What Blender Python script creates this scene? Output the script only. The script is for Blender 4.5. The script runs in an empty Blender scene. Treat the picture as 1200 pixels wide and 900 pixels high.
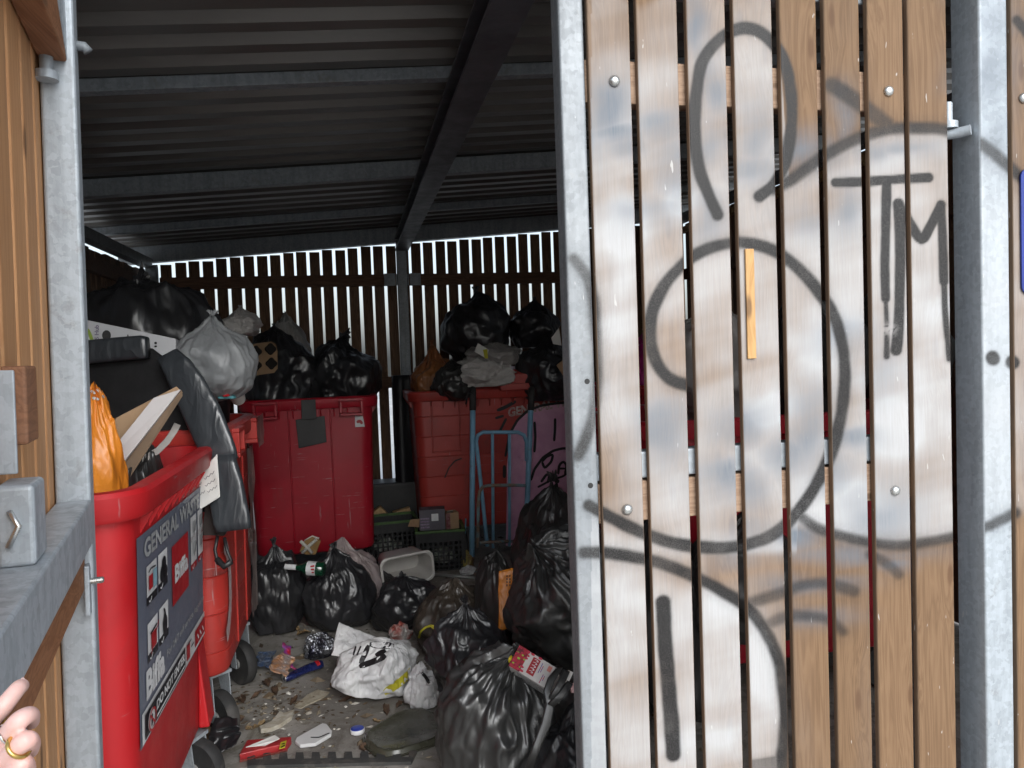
import bpy, bmesh, math, random
import numpy as np
from mathutils import Vector, Matrix, Euler
from mathutils.bvhtree import BVHTree

random.seed(7)
R_ = math.radians
SC = bpy.context.scene
COL = SC.collection

# ------------------------------------------------------------------ camera
FOC, EYE = 890.0, 1.47
YAW, PITCH, ROLL = R_(11.7), R_(2.3), R_(2.1)
_r0 = np.array([math.cos(YAW), -math.sin(YAW), 0.0])
_f = np.array([math.sin(YAW) * math.cos(PITCH), math.cos(YAW) * math.cos(PITCH), -math.sin(PITCH)])
_u0 = np.cross(_r0, _f)
_r = math.cos(ROLL) * _r0 - math.sin(ROLL) * _u0
_u = math.sin(ROLL) * _r0 + math.cos(ROLL) * _u0
EYEP = np.array([0.0, 0.0, EYE])


def ray(px, py):
    return _f + _r * ((px - 600) / FOC) - _u * ((py - 450) / FOC)


def at_d(px, py, d):
    return EYEP + ray(px, py) * d


def at_y(px, py, y):
    d = ray(px, py)
    return EYEP + d * (y / d[1])


def at_z(px, py, z=0.0):
    d = ray(px, py)
    return EYEP + d * ((z - EYE) / d[2])


def proj(P):
    q = np.asarray(P, float) - EYEP
    w = q @ _f
    return 600 + FOC * (q @ _r) / w, 450 - FOC * (q @ _u) / w, w


# ------------------------------------------------------------------ noise
_rng = np.random.RandomState(11)
_perm = np.concatenate([_rng.permutation(256)] * 3)
_grad = _rng.normal(size=(256, 3))
_grad /= np.linalg.norm(_grad, axis=1)[:, None]


def noise(P):
    P = np.asarray(P, float)
    i = np.floor(P).astype(int)
    f = P - i
    i &= 255
    u = f * f * f * (f * (f * 6 - 15) + 10)
    out = np.zeros(len(P))
    for dx in (0, 1):
        for dy in (0, 1):
            for dz in (0, 1):
                h = _perm[_perm[_perm[i[:, 0] + dx] + i[:, 1] + dy] + i[:, 2] + dz] & 255
                g = _grad[h]
                d = (g * (f - (dx, dy, dz))).sum(1)
                w = (u[:, 0] if dx else 1 - u[:, 0]) * (u[:, 1] if dy else 1 - u[:, 1]) * (u[:, 2] if dz else 1 - u[:, 2])
                out += w * d
    return out * 1.6


def sstep(a, b, x):
    t = np.clip((x - a) / (b - a), 0, 1)
    return t * t * (3 - 2 * t)


# ------------------------------------------------------------------ objects
def tag(o, label=None, cat=None, group=None, kind=None):
    if label: o['label'] = label
    if cat: o['category'] = cat
    if group: o['group'] = group
    if kind: o['kind'] = kind
    return o


def thing(name, label, cat, loc=(0, 0, 0), rot=(0, 0, 0), group=None):
    o = bpy.data.objects.new(name, None)
    o.empty_display_size = 0.1
    COL.objects.link(o)
    o.location = Vector(loc)
    o.rotation_euler = rot
    return tag(o, label, cat, group)


def copy_tree(o, parent=None):
    c = o.copy()
    COL.objects.link(c)
    c.parent = parent
    for ch in [x for x in bpy.data.objects if x.parent == o]:
        copy_tree(ch, c)
    return c


class MB:
    def __init__(s):
        s.v, s.f = [], []

    def add(s, verts, faces):
        n = len(s.v)
        s.v += [tuple(map(float, p)) for p in verts]
        s.f += [tuple(int(i) + n for i in f) for f in faces]
        return s

    def box(s, a, b):
        (x0, y0, z0), (x1, y1, z1) = a, b
        return s.add([(x0, y0, z0), (x1, y0, z0), (x1, y1, z0), (x0, y1, z0), (x0, y0, z1), (x1, y0, z1), (x1, y1, z1), (x0, y1, z1)],
                     [(3, 2, 1, 0), (4, 5, 6, 7), (0, 1, 5, 4), (1, 2, 6, 5), (2, 3, 7, 6), (3, 0, 4, 7)])

    def obox(s, c, ax, ay, az):
        """box from centre and three half-axis vectors"""
        c, ax, ay, az = map(np.asarray, (c, ax, ay, az))
        P = [c + i * ax + j * ay + k * az for k in (-1, 1) for (i, j) in ((-1, -1), (1, -1), (1, 1), (-1, 1))]
        return s.add(P, [(3, 2, 1, 0), (4, 5, 6, 7), (0, 1, 5, 4), (1, 2, 6, 5), (2, 3, 7, 6), (3, 0, 4, 7)])

    def prism(s, poly, vec):
        """polygon (3d points) extruded by vec"""
        n = len(poly)
        P = [np.asarray(p, float) for p in poly]
        Q = [p + np.asarray(vec) for p in P]
        return s.add(P + Q, [tuple(range(n)), tuple(range(2 * n - 1, n - 1, -1))] +
                     [(i, i + n, (i + 1) % n + n, (i + 1) % n) for i in range(n)])

    def rings(s, rings, closed=True, cap0=False, cap1=False):
        m = len(rings[0])
        P = [p for r in rings for p in r]
        F = []
        for k in range(len(rings) - 1):
            for i in range(m if closed else m - 1):
                j = (i + 1) % m
                F.append((k * m + i, k * m + j, (k + 1) * m + j, (k + 1) * m + i))
        if cap0: F.append(tuple(range(m - 1, -1, -1)))
        if cap1: F.append(tuple((len(rings) - 1) * m + i for i in range(m)))
        return s.add(P, F)

    def tube(s, pts, r, seg=12, caps=True, flat=None):
        pts = [np.asarray(p, float) for p in pts]
        n = len(pts)
        rr = r if hasattr(r, '__len__') else [r] * n
        T = []
        for i in range(n):
            t = pts[min(i + 1, n - 1)] - pts[max(i - 1, 0)]
            T.append(t / (np.linalg.norm(t) + 1e-9))
        ref = np.array([0, 0, 1.0]) if abs(T[0][2]) < 0.9 else np.array([1.0, 0, 0])
        a = np.cross(T[0], ref); a /= np.linalg.norm(a)
        R = []
        for i in range(n):
            a = a - T[i] * (a @ T[i]); a /= np.linalg.norm(a)
            b = np.cross(T[i], a)
            R.append([pts[i] + rr[i] * (math.cos(q) * a + math.sin(q) * b) for q in (2 * math.pi * k / seg for k in range(seg))])
        return s.rings(R, True, caps, caps)

    def lathe(s, prof, c=(0, 0, 0), ax=(0, 0, 1), seg=24, caps=True):
        c = np.asarray(c, float); ax = np.asarray(ax, float); ax /= np.linalg.norm(ax)
        ref = np.array([0, 0, 1.0]) if abs(ax[2]) < 0.9 else np.array([1.0, 0, 0])
        a = np.cross(ref, ax); a /= np.linalg.norm(a); b = np.cross(ax, a)
        R = [[c + ax * h + r * (math.cos(q) * a + math.sin(q) * b) for q in (2 * math.pi * k / seg for k in range(seg))] for (r, h) in prof]
        return s.rings(R, True, caps, caps)

    def build(s, name, mat, parent=None, smooth=False, bevel=0, seg=2, auto=None, recalc=True):
        me = bpy.data.meshes.new(name)
        me.from_pydata(s.v, [], s.f)
        if recalc:
            bm = bmesh.new(); bm.from_mesh(me)
            bmesh.ops.recalc_face_normals(bm, faces=bm.faces)
            bm.to_mesh(me); bm.free()
        return link(name, me, mat, parent, smooth, bevel, seg, auto)


def link(name, me, mat, parent=None, smooth=False, bevel=0, seg=2, auto=None):
    if mat is not None: me.materials.append(mat)
    if smooth or auto:
        me.polygons.foreach_set('use_smooth', [True] * len(me.polygons))
    if auto:
        me.set_sharp_from_angle(angle=R_(auto))
    o = bpy.data.objects.new(name, me)
    COL.objects.link(o)
    if parent is not None: o.parent = parent
    if bevel:
        m = o.modifiers.new('bevel', 'BEVEL')
        m.width = bevel; m.segments = seg; m.limit_method = 'ANGLE'; m.angle_limit = R_(40)
        m.harden_normals = False
    return o


def rrect(w, d, r, n=5, cx=0, cy=0):
    out = []
    for (sx, sy, a0) in ((1, 1, 0), (-1, 1, 90), (-1, -1, 180), (1, -1, 270)):
        for k in range(n + 1):
            a = R_(a0 + 90 * k / n)
            out.append((cx + sx * (w / 2 - r) + r * math.cos(a), cy + sy * (d / 2 - r) + r * math.sin(a)))
    return out


_tcache = {}


def text_geo(s, bold=0.0, res=3):
    """unit-height text: 2d verts and faces, from origin"""
    key = (s, bold)
    if key in _tcache: return _tcache[key]
    c = bpy.data.curves.new('lettering', 'FONT')
    c.body = s; c.size = 1.0; c.offset = bold; c.resolution_u = res; c.fill_mode = 'FRONT'
    o = bpy.data.objects.new('lettering', c)
    COL.objects.link(o)
    dg = bpy.context.evaluated_depsgraph_get()
    me = bpy.data.meshes.new_from_object(o.evaluated_get(dg))
    V = np.array([v.co[:2] for v in me.vertices]).reshape(-1, 2)
    F = [tuple(p.vertices) for p in me.polygons]
    bpy.data.objects.remove(o); bpy.data.curves.remove(c); bpy.data.meshes.remove(me)
    V = V - V.min(0)
    _tcache[key] = (V, F)
    return V, F


def text_on(mb, s, u0, v0, u1, v1, fn, bold=0.02):
    """fit text into the rectangle and map each vertex through fn(u, v)"""
    V, F = text_geo(s, bold)
    m = V.max(0)
    mb.add([fn(u0 + p[0] / m[0] * (u1 - u0), v0 + p[1] / m[1] * (v1 - v0)) for p in V], F)


# ------------------------------------------------------------------ materials
_mats = {}


def nodes(name):
    m = bpy.data.materials.new(name)
    m.use_nodes = True
    nt = m.node_tree
    b = nt.nodes['Principled BSDF']
    return m, nt, b


def nd(nt, typ, **kw):
    n = nt.nodes.new(typ)
    for k, v in kw.items():
        if k.startswith('_'):
            setattr(n, k[1:], v)
        else:
            key = k if not k.startswith('i') or not k[1:].isdigit() else int(k[1:])
            if isinstance(v, bpy.types.NodeSocket):
                nt.links.new(v, n.inputs[key])
            else:
                n.inputs[key].default_value = v
    return n


def c4(c):
    return (c[0], c[1], c[2], 1.0)


def mixc(nt, fac, a, b, mode='MIX'):
    n = nt.nodes.new('ShaderNodeMix')
    n.data_type = 'RGBA'; n.blend_type = mode
    for k, v in ((0, fac), (6, a), (7, b)):
        if isinstance(v, bpy.types.NodeSocket): nt.links.new(v, n.inputs[k])
        elif k == 0: n.inputs[k].default_value = v
        else: n.inputs[k].default_value = c4(v)
    return n.outputs[2]


def mth(nt, op, a, b=None, c=None, clamp=False):
    n = nt.nodes.new('ShaderNodeMath'); n.operation = op; n.use_clamp = clamp
    for k, v in ((0, a), (1, b), (2, c)):
        if v is None: continue
        if isinstance(v, bpy.types.NodeSocket): nt.links.new(v, n.inputs[k])
        else: n.inputs[k].default_value = v
    return n.outputs[0]


def ramp(nt, fac, a, b, va=0.0, vb=1.0):
    n = nd(nt, 'ShaderNodeMapRange', i0=fac, i1=a, i2=b, i3=va, i4=vb)
    n.interpolation_type = 'SMOOTHSTEP'
    return n.outputs[0]


def coords(nt, scale=(1, 1, 1), rnd=False):
    tc = nd(nt, 'ShaderNodeTexCoord')
    v = tc.outputs['Object']
    if rnd:
        g = nd(nt, 'ShaderNodeNewGeometry')
        oi = nd(nt, 'ShaderNodeObjectInfo')
        sm = mth(nt, 'ADD', g.outputs['Random Per Island'], oi.outputs['Random'])
        cv = nd(nt, 'ShaderNodeCombineXYZ', i0=mth(nt, 'MULTIPLY', sm, 37.0), i1=mth(nt, 'MULTIPLY', sm, 91.0), i2=mth(nt, 'MULTIPLY', sm, 53.0))
        v = nd(nt, 'ShaderNodeVectorMath', _operation='ADD', i0=v, i1=cv.outputs[0]).outputs[0]
    mp = nd(nt, 'ShaderNodeMapping', i0=v)
    mp.inputs['Scale'].default_value = scale
    return mp.outputs[0]


def nz(nt, vec, scale, detail=5, rough=0.55, dist=0.0):
    n = nd(nt, 'ShaderNodeTexNoise')
    nt.links.new(vec, n.inputs['Vector'])
    n.inputs['Scale'].default_value = scale; n.inputs['Detail'].default_value = detail
    n.inputs['Roughness'].default_value = rough; n.inputs['Distortion'].default_value = dist
    return n.outputs[0]


def bump(nt, b, h, strength=0.3, dist=0.01, prev=None):
    n = nd(nt, 'ShaderNodeBump')
    n.inputs['Strength'].default_value = strength; n.inputs['Distance'].default_value = dist
    nt.links.new(h, n.inputs['Height'])
    if prev is not None: nt.links.new(prev, n.inputs['Normal'])
    nt.links.new(n.outputs[0], b.inputs['Normal'])
    return n.outputs[0]


def surf(name, col, col2=None, scale=6, rough=(0.45, 0.65), metal=0.0, bmp=0.15, bscale=80, bdist=0.003, dirt=None, stretch=(1, 1, 1), spec=0.5, lo=0.35, hi=0.65, alpha=1.0, trans=0.0, scratch=0.0):
    """generic procedural surface: two-tone noise, dirt patches, roughness break-up and fine bump"""
    if name in _mats: return _mats[name]
    m, nt, b = nodes(name)
    v = coords(nt, stretch, rnd=True)
    n1 = nz(nt, v, scale, 6, 0.6, 0.4)
    c = mixc(nt, ramp(nt, n1, lo, hi), col, col2 or tuple(x * 0.72 for x in col))
    if dirt:
        dcol, ds, th, amt = dirt
        n2 = nz(nt, v, ds, 8, 0.65, 0.6)
        c = mixc(nt, mth(nt, 'MULTIPLY', ramp(nt, n2, th, th + 0.16), amt), c, dcol)
    if scratch:
        for st in ((1, 1, .06), (.08, .08, 1)):
            s1 = nz(nt, coords(nt, st, rnd=True), 70, 3, 0.6, .15)
            msk = nz(nt, v, 2.4, 4, .6)
            c = mixc(nt, mth(nt, 'MULTIPLY', mth(nt, 'MULTIPLY', ramp(nt, s1, .66, .72), ramp(nt, msk, .45, .6)), scratch), c, tuple(.35 * x + .22 for x in col))
        gr = nz(nt, coords(nt, (1, 1, .18), rnd=True), 7, 7, .7)
        c = mixc(nt, mth(nt, 'MULTIPLY', ramp(nt, gr, .56, .76), .45 * scratch), c, (.10, .075, .065))
    nt.links.new(c, b.inputs['Base Color'])
    n3 = nz(nt, v, bscale, 4, 0.6)
    rr = ramp(nt, nz(nt, v, scale * 2.3, 6, 0.7), 0.3, 0.7, rough[0], rough[1])
    nt.links.new(rr, b.inputs['Roughness'])
    b.inputs['Metallic'].default_value = metal
    b.inputs['Specular IOR Level'].default_value = spec
    b.inputs['Alpha'].default_value = alpha
    if trans: b.inputs['Transmission Weight'].default_value = trans
    if bmp: bump(nt, b, n3, bmp, bdist)
    _mats[name] = m
    return m


def wood(name, c_dark, c_light, axis='Z', paint=False, rough=0.7, tone=0.25, knot=(0.10, 0.05, 0.025)):
    if name in _mats: return _mats[name]
    m, nt, b = nodes(name)
    s = {'Z': (1, 1, 0.045), 'X': (0.045, 1, 1), 'Y': (1, 0.045, 1)}[axis]
    s2 = {'Z': (1, 1, 0.3), 'X': (0.3, 1, 1), 'Y': (1, 0.3, 1)}[axis]
    g = nd(nt, 'ShaderNodeNewGeometry')
    v = coords(nt, s, True)
    vk = coords(nt, s2, True)
    # knots
    sx = nd(nt, 'ShaderNodeSeparateXYZ', i0=vk).outputs
    if axis == 'Z': vk = nd(nt, 'ShaderNodeCombineXYZ', i0=mth(nt, 'ADD', sx[0], sx[1]), i1=sx[2]).outputs[0]
    elif axis == 'X': vk = nd(nt, 'ShaderNodeCombineXYZ', i0=sx[0], i1=mth(nt, 'ADD', sx[1], sx[2])).outputs[0]
    else: vk = nd(nt, 'ShaderNodeCombineXYZ', i0=mth(nt, 'ADD', sx[0], sx[2]), i1=sx[1]).outputs[0]
    vo = nd(nt, 'ShaderNodeTexVoronoi'); vo.voronoi_dimensions = '2D'; nt.links.new(vk, vo.inputs['Vector']); vo.inputs['Scale'].default_value = 7.5
    vo.inputs['Randomness'].default_value = 1.0
    kd = vo.outputs['Distance']
    kn = ramp(nt, kd, 0.03, 0.085, 1.0, 0.0)
    halo = ramp(nt, kd, 0.03, 0.40, 1.0, 0.0)
    # grain warped round the knots
    wv = nd(nt, 'ShaderNodeVectorMath', _operation='ADD', i0=v,
            i1=nd(nt, 'ShaderNodeCombineXYZ', i0=mth(nt, 'MULTIPLY', halo, 0.018), i1=mth(nt, 'MULTIPLY', halo, 0.012), i2=0.0).outputs[0]).outputs[0]
    n1 = nz(nt, wv, 34, 3, 0.5, 1.2)
    n2 = nz(nt, wv, 260, 5, 0.65)
    bands = mth(nt, 'PINGPONG', mth(nt, 'MULTIPLY', n1, 6.0), 0.5)
    gr = mth(nt, 'ADD', mth(nt, 'MULTIPLY', bands, 1.0), mth(nt, 'MULTIPLY', n2, 0.7))
    c = mixc(nt, ramp(nt, gr, 0.18, 1.0), c_dark, c_light)
    tn = mth(nt, 'MULTIPLY_ADD', g.outputs['Random Per Island'], tone * 2, 1.0 - tone)
    hsv = nd(nt, 'ShaderNodeHueSaturation'); nt.links.new(c, hsv.inputs['Color']); nt.links.new(tn, hsv.inputs['Value'])
    c = hsv.outputs[0]
    c = mixc(nt, mth(nt, 'MULTIPLY', kn, 0.75), c, knot)
    # weather patches
    wp = nz(nt, coords(nt, s2, True), 3.0, 6, 0.65)
    c = mixc(nt, mth(nt, 'MULTIPLY', ramp(nt, wp, 0.5, 0.75), 0.35), c, tuple(0.5 * x + 0.08 for x in c_dark))
    if paint:
        c, pr = paint_over(nt, c, n2, wv)
        nt.links.new(mth(nt, 'SUBTRACT', rough, mth(nt, 'MULTIPLY', pr, 0.22)), b.inputs['Roughness'])
    else:
        b.inputs['Roughness'].default_value = rough
    nt.links.new(c, b.inputs['Base Color'])
    b.inputs['Specular IOR Level'].default_value = 0.3
    bump(nt, b, gr, 0.25, 0.0012)
    _mats[name] = m
    return m


def paint_over(nt, c, grain, vec):
    """spray paint carried by the vertex colour layer 'paint': r dark strokes, g white, b blue-grey mist"""
    at = nd(nt, 'ShaderNodeAttribute'); at.attribute_name = 'paint'; at.attribute_type = 'GEOMETRY'
    sp = nd(nt, 'ShaderNodeSeparateColor', i0=at.outputs['Color'])
    r, g_, b_ = sp.outputs
    sp_n = mth(nt, 'SUBTRACT', grain, 0.5)
    fine = nz(nt, coords(nt), 420, 2, 0.6)
    fn = mth(nt, 'SUBTRACT', fine, 0.5)
    gw = mth(nt, 'ADD', g_, mth(nt, 'MULTIPLY', mth(nt, 'MULTIPLY', sp_n, 0.5), g_), clamp=True)
    c = mixc(nt, gw, c, (0.44, 0.443, 0.448))
    bw = mth(nt, 'ADD', b_, mth(nt, 'MULTIPLY', mth(nt, 'MULTIPLY', sp_n, 0.8), b_), clamp=True)
    c = mixc(nt, bw, c, (0.125, 0.145, 0.172))
    nk = nz(nt, coords(nt, (1, 1, .22), True), 95, 2, 0.5, .3)
    c = mixc(nt, mth(nt, 'MULTIPLY', ramp(nt, nk, .73, .76), .6), c, (0.55, 0.54, 0.52))
    dk = mth(nt, 'ADD', r, mth(nt, 'MULTIPLY', mth(nt, 'MULTIPLY', fn, 0.5), r), clamp=True)
    c = mixc(nt, dk, c, (0.012, 0.011, 0.011))
    return c, mth(nt, 'MAXIMUM', r, g_)


def galv(name, paint=False, base=0.50, rough=0.42):
    if name in _mats: return _mats[name]
    m, nt, b = nodes(name)
    v = coords(nt, (1, 1, 1), True)
    dv = nd(nt, 'ShaderNodeVectorMath', _operation='ADD', i0=v, i1=nd(nt, 'ShaderNodeVectorMath', _operation='SCALE', i0=nd(nt, 'ShaderNodeTexNoise', i0=v, i2=70.0).outputs['Color'], i3=0.02).outputs[0]).outputs[0]
    vo = nd(nt, 'ShaderNodeTexVoronoi', i0=dv); vo.inputs['Scale'].default_value = 85
    cell = nd(nt, 'ShaderNodeSeparateColor', i0=vo.outputs['Color']).outputs[0]
    st = nz(nt, coords(nt, (1, 1, 0.12), True), 25, 6, 0.7)
    k = mth(nt, 'ADD', mth(nt, 'MULTIPLY', cell, 0.21), mth(nt, 'MULTIPLY', st, 0.92))
    c = mixc(nt, ramp(nt, k, 0.25, 0.85), tuple(base * x for x in (0.68, 0.745, 0.80)), tuple(base * x for x in (1.08, 1.18, 1.27)))
    ds = nz(nt, v, 12, 8, 0.7, 0.5)
    c = mixc(nt, mth(nt, 'MULTIPLY', ramp(nt, ds, 0.58, 0.72), 0.55), c, (0.20, 0.19, 0.175))
    rs = nz(nt, v, 9, 8, 0.75, 1.0)
    c = mixc(nt, mth(nt, 'MULTIPLY', ramp(nt, rs, 0.70, 0.78), 0.7), c, (0.16, 0.075, 0.04))
    metal = 0.22
    if paint:
        c, pr = paint_over(nt, c, st, v)
        nt.links.new(mth(nt, 'MULTIPLY', mth(nt, 'SUBTRACT', 1.0, pr, clamp=True), metal), b.inputs['Metallic'])
    else:
        b.inputs['Metallic'].default_value = metal
    nt.links.new(c, b.inputs['Base Color'])
    nt.links.new(ramp(nt, k, 0.2, 0.9, rough + 0.14, rough - 0.06), b.inputs['Roughness'])
    bump(nt, b, mth(nt, 'ADD', nz(nt, v, 160, 3), mth(nt, 'MULTIPLY', ds, 1.5)), 0.16, 0.0012)
    _mats[name] = m
    return m


def film(name, col, col2=None, rough=(0.24, 0.42), alpha=1.0, wr=0.55, scale=1.0, spec=0.5, sss=0.0, metal=0.0):
    """crinkled polythene: creased bump at three sizes, smeared roughness"""
    if name in _mats: return _mats[name]
    m, nt, b = nodes(name)
    v = coords(nt, (1, 1, 0.55), True)
    w1 = nd(nt, 'ShaderNodeTexNoise', i0=v, i2=7.0 * scale)
    dv = nd(nt, 'ShaderNodeVectorMath', _operation='ADD', i0=v, i1=nd(nt, 'ShaderNodeVectorMath', _operation='SCALE', i0=w1.outputs['Color'], i3=0.16 / scale).outputs[0]).outputs[0]

    def crease(sc):
        vo = nd(nt, 'ShaderNodeTexVoronoi', i0=dv); vo.inputs['Scale'].default_value = sc
        return vo.outputs['Distance']
    rn = nz(nt, dv, 16 * scale, 3, 0.5, 0.6)
    ridge = mth(nt, 'SUBTRACT', 1.0, mth(nt, 'ABSOLUTE', mth(nt, 'MULTIPLY_ADD', rn, 4.0, -2.0)), clamp=True)
    va = coords(nt, (1, 1, 0.28), True)
    ra = nz(nt, nd(nt, 'ShaderNodeVectorMath', _operation='ADD', i0=va, i1=nd(nt, 'ShaderNodeVectorMath', _operation='SCALE', i0=w1.outputs['Color'], i3=0.10 / scale).outputs[0]).outputs[0], 13 * scale, 2, 0.45, 0.3)
    ridge2 = mth(nt, 'SUBTRACT', 1.0, mth(nt, 'ABSOLUTE', mth(nt, 'MULTIPLY_ADD', ra, 5.0, -2.5)), clamp=True)
    h = mth(nt, 'ADD', mth(nt, 'MULTIPLY', crease(6.5 * scale), 0.75), mth(nt, 'MULTIPLY', ridge2, 0.55))
    h = mth(nt, 'ADD', h, mth(nt, 'MULTIPLY', ridge, 0.12))
    n1 = nz(nt, v, 5 * scale, 5, 0.6)
    c = mixc(nt, ramp(nt, n1, 0.35, 0.65), col, col2 or tuple(x * 0.7 for x in col))
    nt.links.new(c, b.inputs['Base Color'])
    nt.links.new(ramp(nt, nz(nt, v, 9 * scale, 6, 0.7), 0.3, 0.7, rough[0], rough[1]), b.inputs['Roughness'])
    b.inputs['Alpha'].default_value = alpha
    b.inputs['Metallic'].default_value = metal
    b.inputs['Specular IOR Level'].default_value = spec
    if sss:
        b.inputs['Subsurface Weight'].default_value = sss
        b.inputs['Subsurface Radius'].default_value = (0.02, 0.02, 0.02)
    bump(nt, b, h, wr, 0.022 / scale)
    _mats[name] = m
    return m
# ------------------------------------------------------------------ material set
M_FLOOR = None


def floor_mat():
    m, nt, b = nodes('stained_concrete')
    v = coords(nt)
    n1 = nz(nt, v, 1.7, 8, 0.65, 0.4)
    n2 = nz(nt, v, 9, 8, 0.7, 0.8)
    n3 = nz(nt, v, 140, 4, 0.7)
    c = mixc(nt, ramp(nt, n1, 0.35, 0.65), (0.185, 0.173, 0.156), (0.335, 0.315, 0.287))
    c = mixc(nt, mth(nt, 'MULTIPLY', ramp(nt, n2, 0.50, 0.66), 0.65), c, (0.075, 0.062, 0.05))
    c = mixc(nt, mth(nt, 'MULTIPLY', ramp(nt, n3, 0.52, 0.70), 0.35), c, (0.42, 0.40, 0.36))
    c = mixc(nt, mth(nt, 'MULTIPLY', ramp(nt, nz(nt, v, 3.0, 8, 0.75, 1.5), 0.55, 0.66), 0.6), c, (0.10, 0.085, 0.045))
    c = mixc(nt, mth(nt, 'MULTIPLY', ramp(nt, nz(nt, v, 2.2, 7, 0.7, 2.5), 0.53, 0.57), 0.55), c, (0.13, 0.115, 0.095))
    nt.links.new(c, b.inputs['Base Color'])
    nt.links.new(ramp(nt, n2, 0.4, 0.7, 0.85, 0.55), b.inputs['Roughness'])
    bump(nt, b, mth(nt, 'ADD', n3, mth(nt, 'MULTIPLY', n2, 2.0)), 0.35, 0.004)
    return m


def roof_mat():
    m, nt, b = nodes('painted_roof_sheet')
    v = coords(nt)
    n1 = nz(nt, coords(nt, (0.25, 1, 1)), 6, 7, 0.65)
    c = mixc(nt, ramp(nt, n1, 0.35, 0.7), (0.100, 0.092, 0.084), (0.138, 0.128, 0.116))
    c = mixc(nt, mth(nt, 'MULTIPLY', ramp(nt, nz(nt, v, 14, 8, 0.75, 0.5), 0.62, 0.72), 0.5), c, (0.11, 0.095, 0.08))
    nt.links.new(c, b.inputs['Base Color'])
    b.inputs['Metallic'].default_value = 0.15
    nt.links.new(ramp(nt, n1, 0.3, 0.7, 0.30, 0.42), b.inputs['Roughness'])
    bump(nt, b, nz(nt, v, 90, 3), 0.06, 0.001)
    return m


W_DARK = wood('weathered_brown_slat', (0.085, 0.045, 0.025), (0.20, 0.115, 0.065))
W_RAILX = wood('weathered_brown_rail', (0.085, 0.042, 0.026), (0.19, 0.105, 0.062), axis='X')
W_DOOR = wood('sprayed_larch_slat', (0.142, 0.082, 0.043), (0.200, 0.121, 0.066), paint=True, tone=0.10)
W_DOORX = wood('door_larch_rail', (0.27, 0.17, 0.11), (0.40, 0.27, 0.185), axis='X', tone=0.1)
W_GATE = wood('orange_larch_slat', (0.42, 0.205, 0.088), (0.53, 0.285, 0.135), tone=0.12)
W_GATEX = wood('red_brown_rail', (0.20, 0.082, 0.036), (0.30, 0.135, 0.064), axis='Y', tone=0.1)
W_PALE = wood('pale_splinter_wood', (0.40, 0.26, 0.12), (0.55, 0.37, 0.19), tone=0.05)
GALV = galv('galvanised_steel', base=0.40)
GALV_D = galv('dull_galvanised_steel', base=0.26, rough=0.5)
GALV_P = galv('sprayed_galvanised_steel', paint=True, base=0.21)
GALV_Q = galv('sprayed_galvanised_post', paint=True, base=0.41)
ZINC = surf('bright_zinc', (0.62, 0.62, 0.60), rough=(0.22, 0.4), metal=0.9, bmp=0.05)
BEAM = surf('dark_steel_paint', (0.065, 0.068, 0.078), (0.095, 0.10, 0.112), scale=5, rough=(0.32, 0.5), metal=0.3, bmp=0.08)

# ------------------------------------------------------------------ ground
g = MB().add([(-40, -40, -0.004), (40, -40, -0.004), (40, 60, -0.004), (-40, 60, -0.004)], [(0, 1, 2, 3)]).build(
    'ground', surf('yard_concrete', (0.42, 0.41, 0.39), (0.52, 0.51, 0.48), scale=0.6, bscale=90, dirt=((0.2, 0.19, 0.17), 2.0, 0.6, 0.4)))
tag(g, kind='structure')
nx, ny = 120, 130
xs, ys = np.linspace(-1.75, 3.0, nx), np.linspace(1.3, 6.55, ny)
P = np.array([(x, y, 0.0) for y in ys for x in xs])
P[:, 2] = 0.0 + 0.0025 * noise(P * 6) + 0.0015 * noise(P * 19)
P[:, 2] -= P[:, 2].max() - 0.003
F = [(j * nx + i, j * nx + i + 1, (j + 1) * nx + i + 1, (j + 1) * nx + i) for j in range(ny - 1) for i in range(nx - 1)]
P[:, 2] = np.maximum(P[:, 2], 0.0)
fl = MB().add(P, F).build('concrete_floor', floor_mat(), smooth=True)
tag(fl, kind='structure')

# ------------------------------------------------------------------ bin store
YF, YB, XL, XR = 1.62, 6.42, -1.56, 2.92
zr = lambda x: EYE + 0.955 + 0.075 * x                     # underside of the roof steel
store = thing('bin_store', 'timber slatted bin store with a dark corrugated roof on steel posts', 'shed')


def roof_sheet():
    mb = MB()
    prof = []
    y = 1.30
    per, h = 0.165, 0.032
    while y < 6.7:
        for (dy, k) in ((0.0, 0), (0.062, 0), (0.084, 1), (0.143, 1)):
            prof.append((y + dy, k * h))
        y += per
    xs = np.linspace(-1.85, 3.25, 12)
    top = [[(x, yy, zr(x) + 0.10 + k) for (yy, k) in prof] for x in xs]
    mb.rings(top, closed=False)
    o = mb.build('roof_sheet', roof_mat(), store, recalc=False)
    s = o.modifiers.new('thickness', 'SOLIDIFY'); s.thickness = 0.004; s.offset = 1
    return o


roof_sheet()


def slope_bar(name, mat, y0, y1, h, x0, x1, up=0.098, tk=None):
    """steel member running across the store, following the roof fall"""
    mb = MB()
    mb.rings([[(x, y0, zr(x) + up - h), (x, y1, zr(x) + up - h), (x, y1, zr(x) + up), (x, y0, zr(x) + up)] for x in (x0, x1)], True, True, True)
    return mb.build(name, mat, store, bevel=0.003)


for (yy, hh) in ((1.42, 0.10), (2.86, 0.045), (4.22, 0.088), (5.50, 0.05)):
    slope_bar('purlin', GALV_D, yy, yy + 0.05, hh, -1.80, 3.15)
slope_bar('back_beam', GALV_D, YB - 0.02, YB + 0.07, 0.125, -1.75, 3.1)
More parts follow.
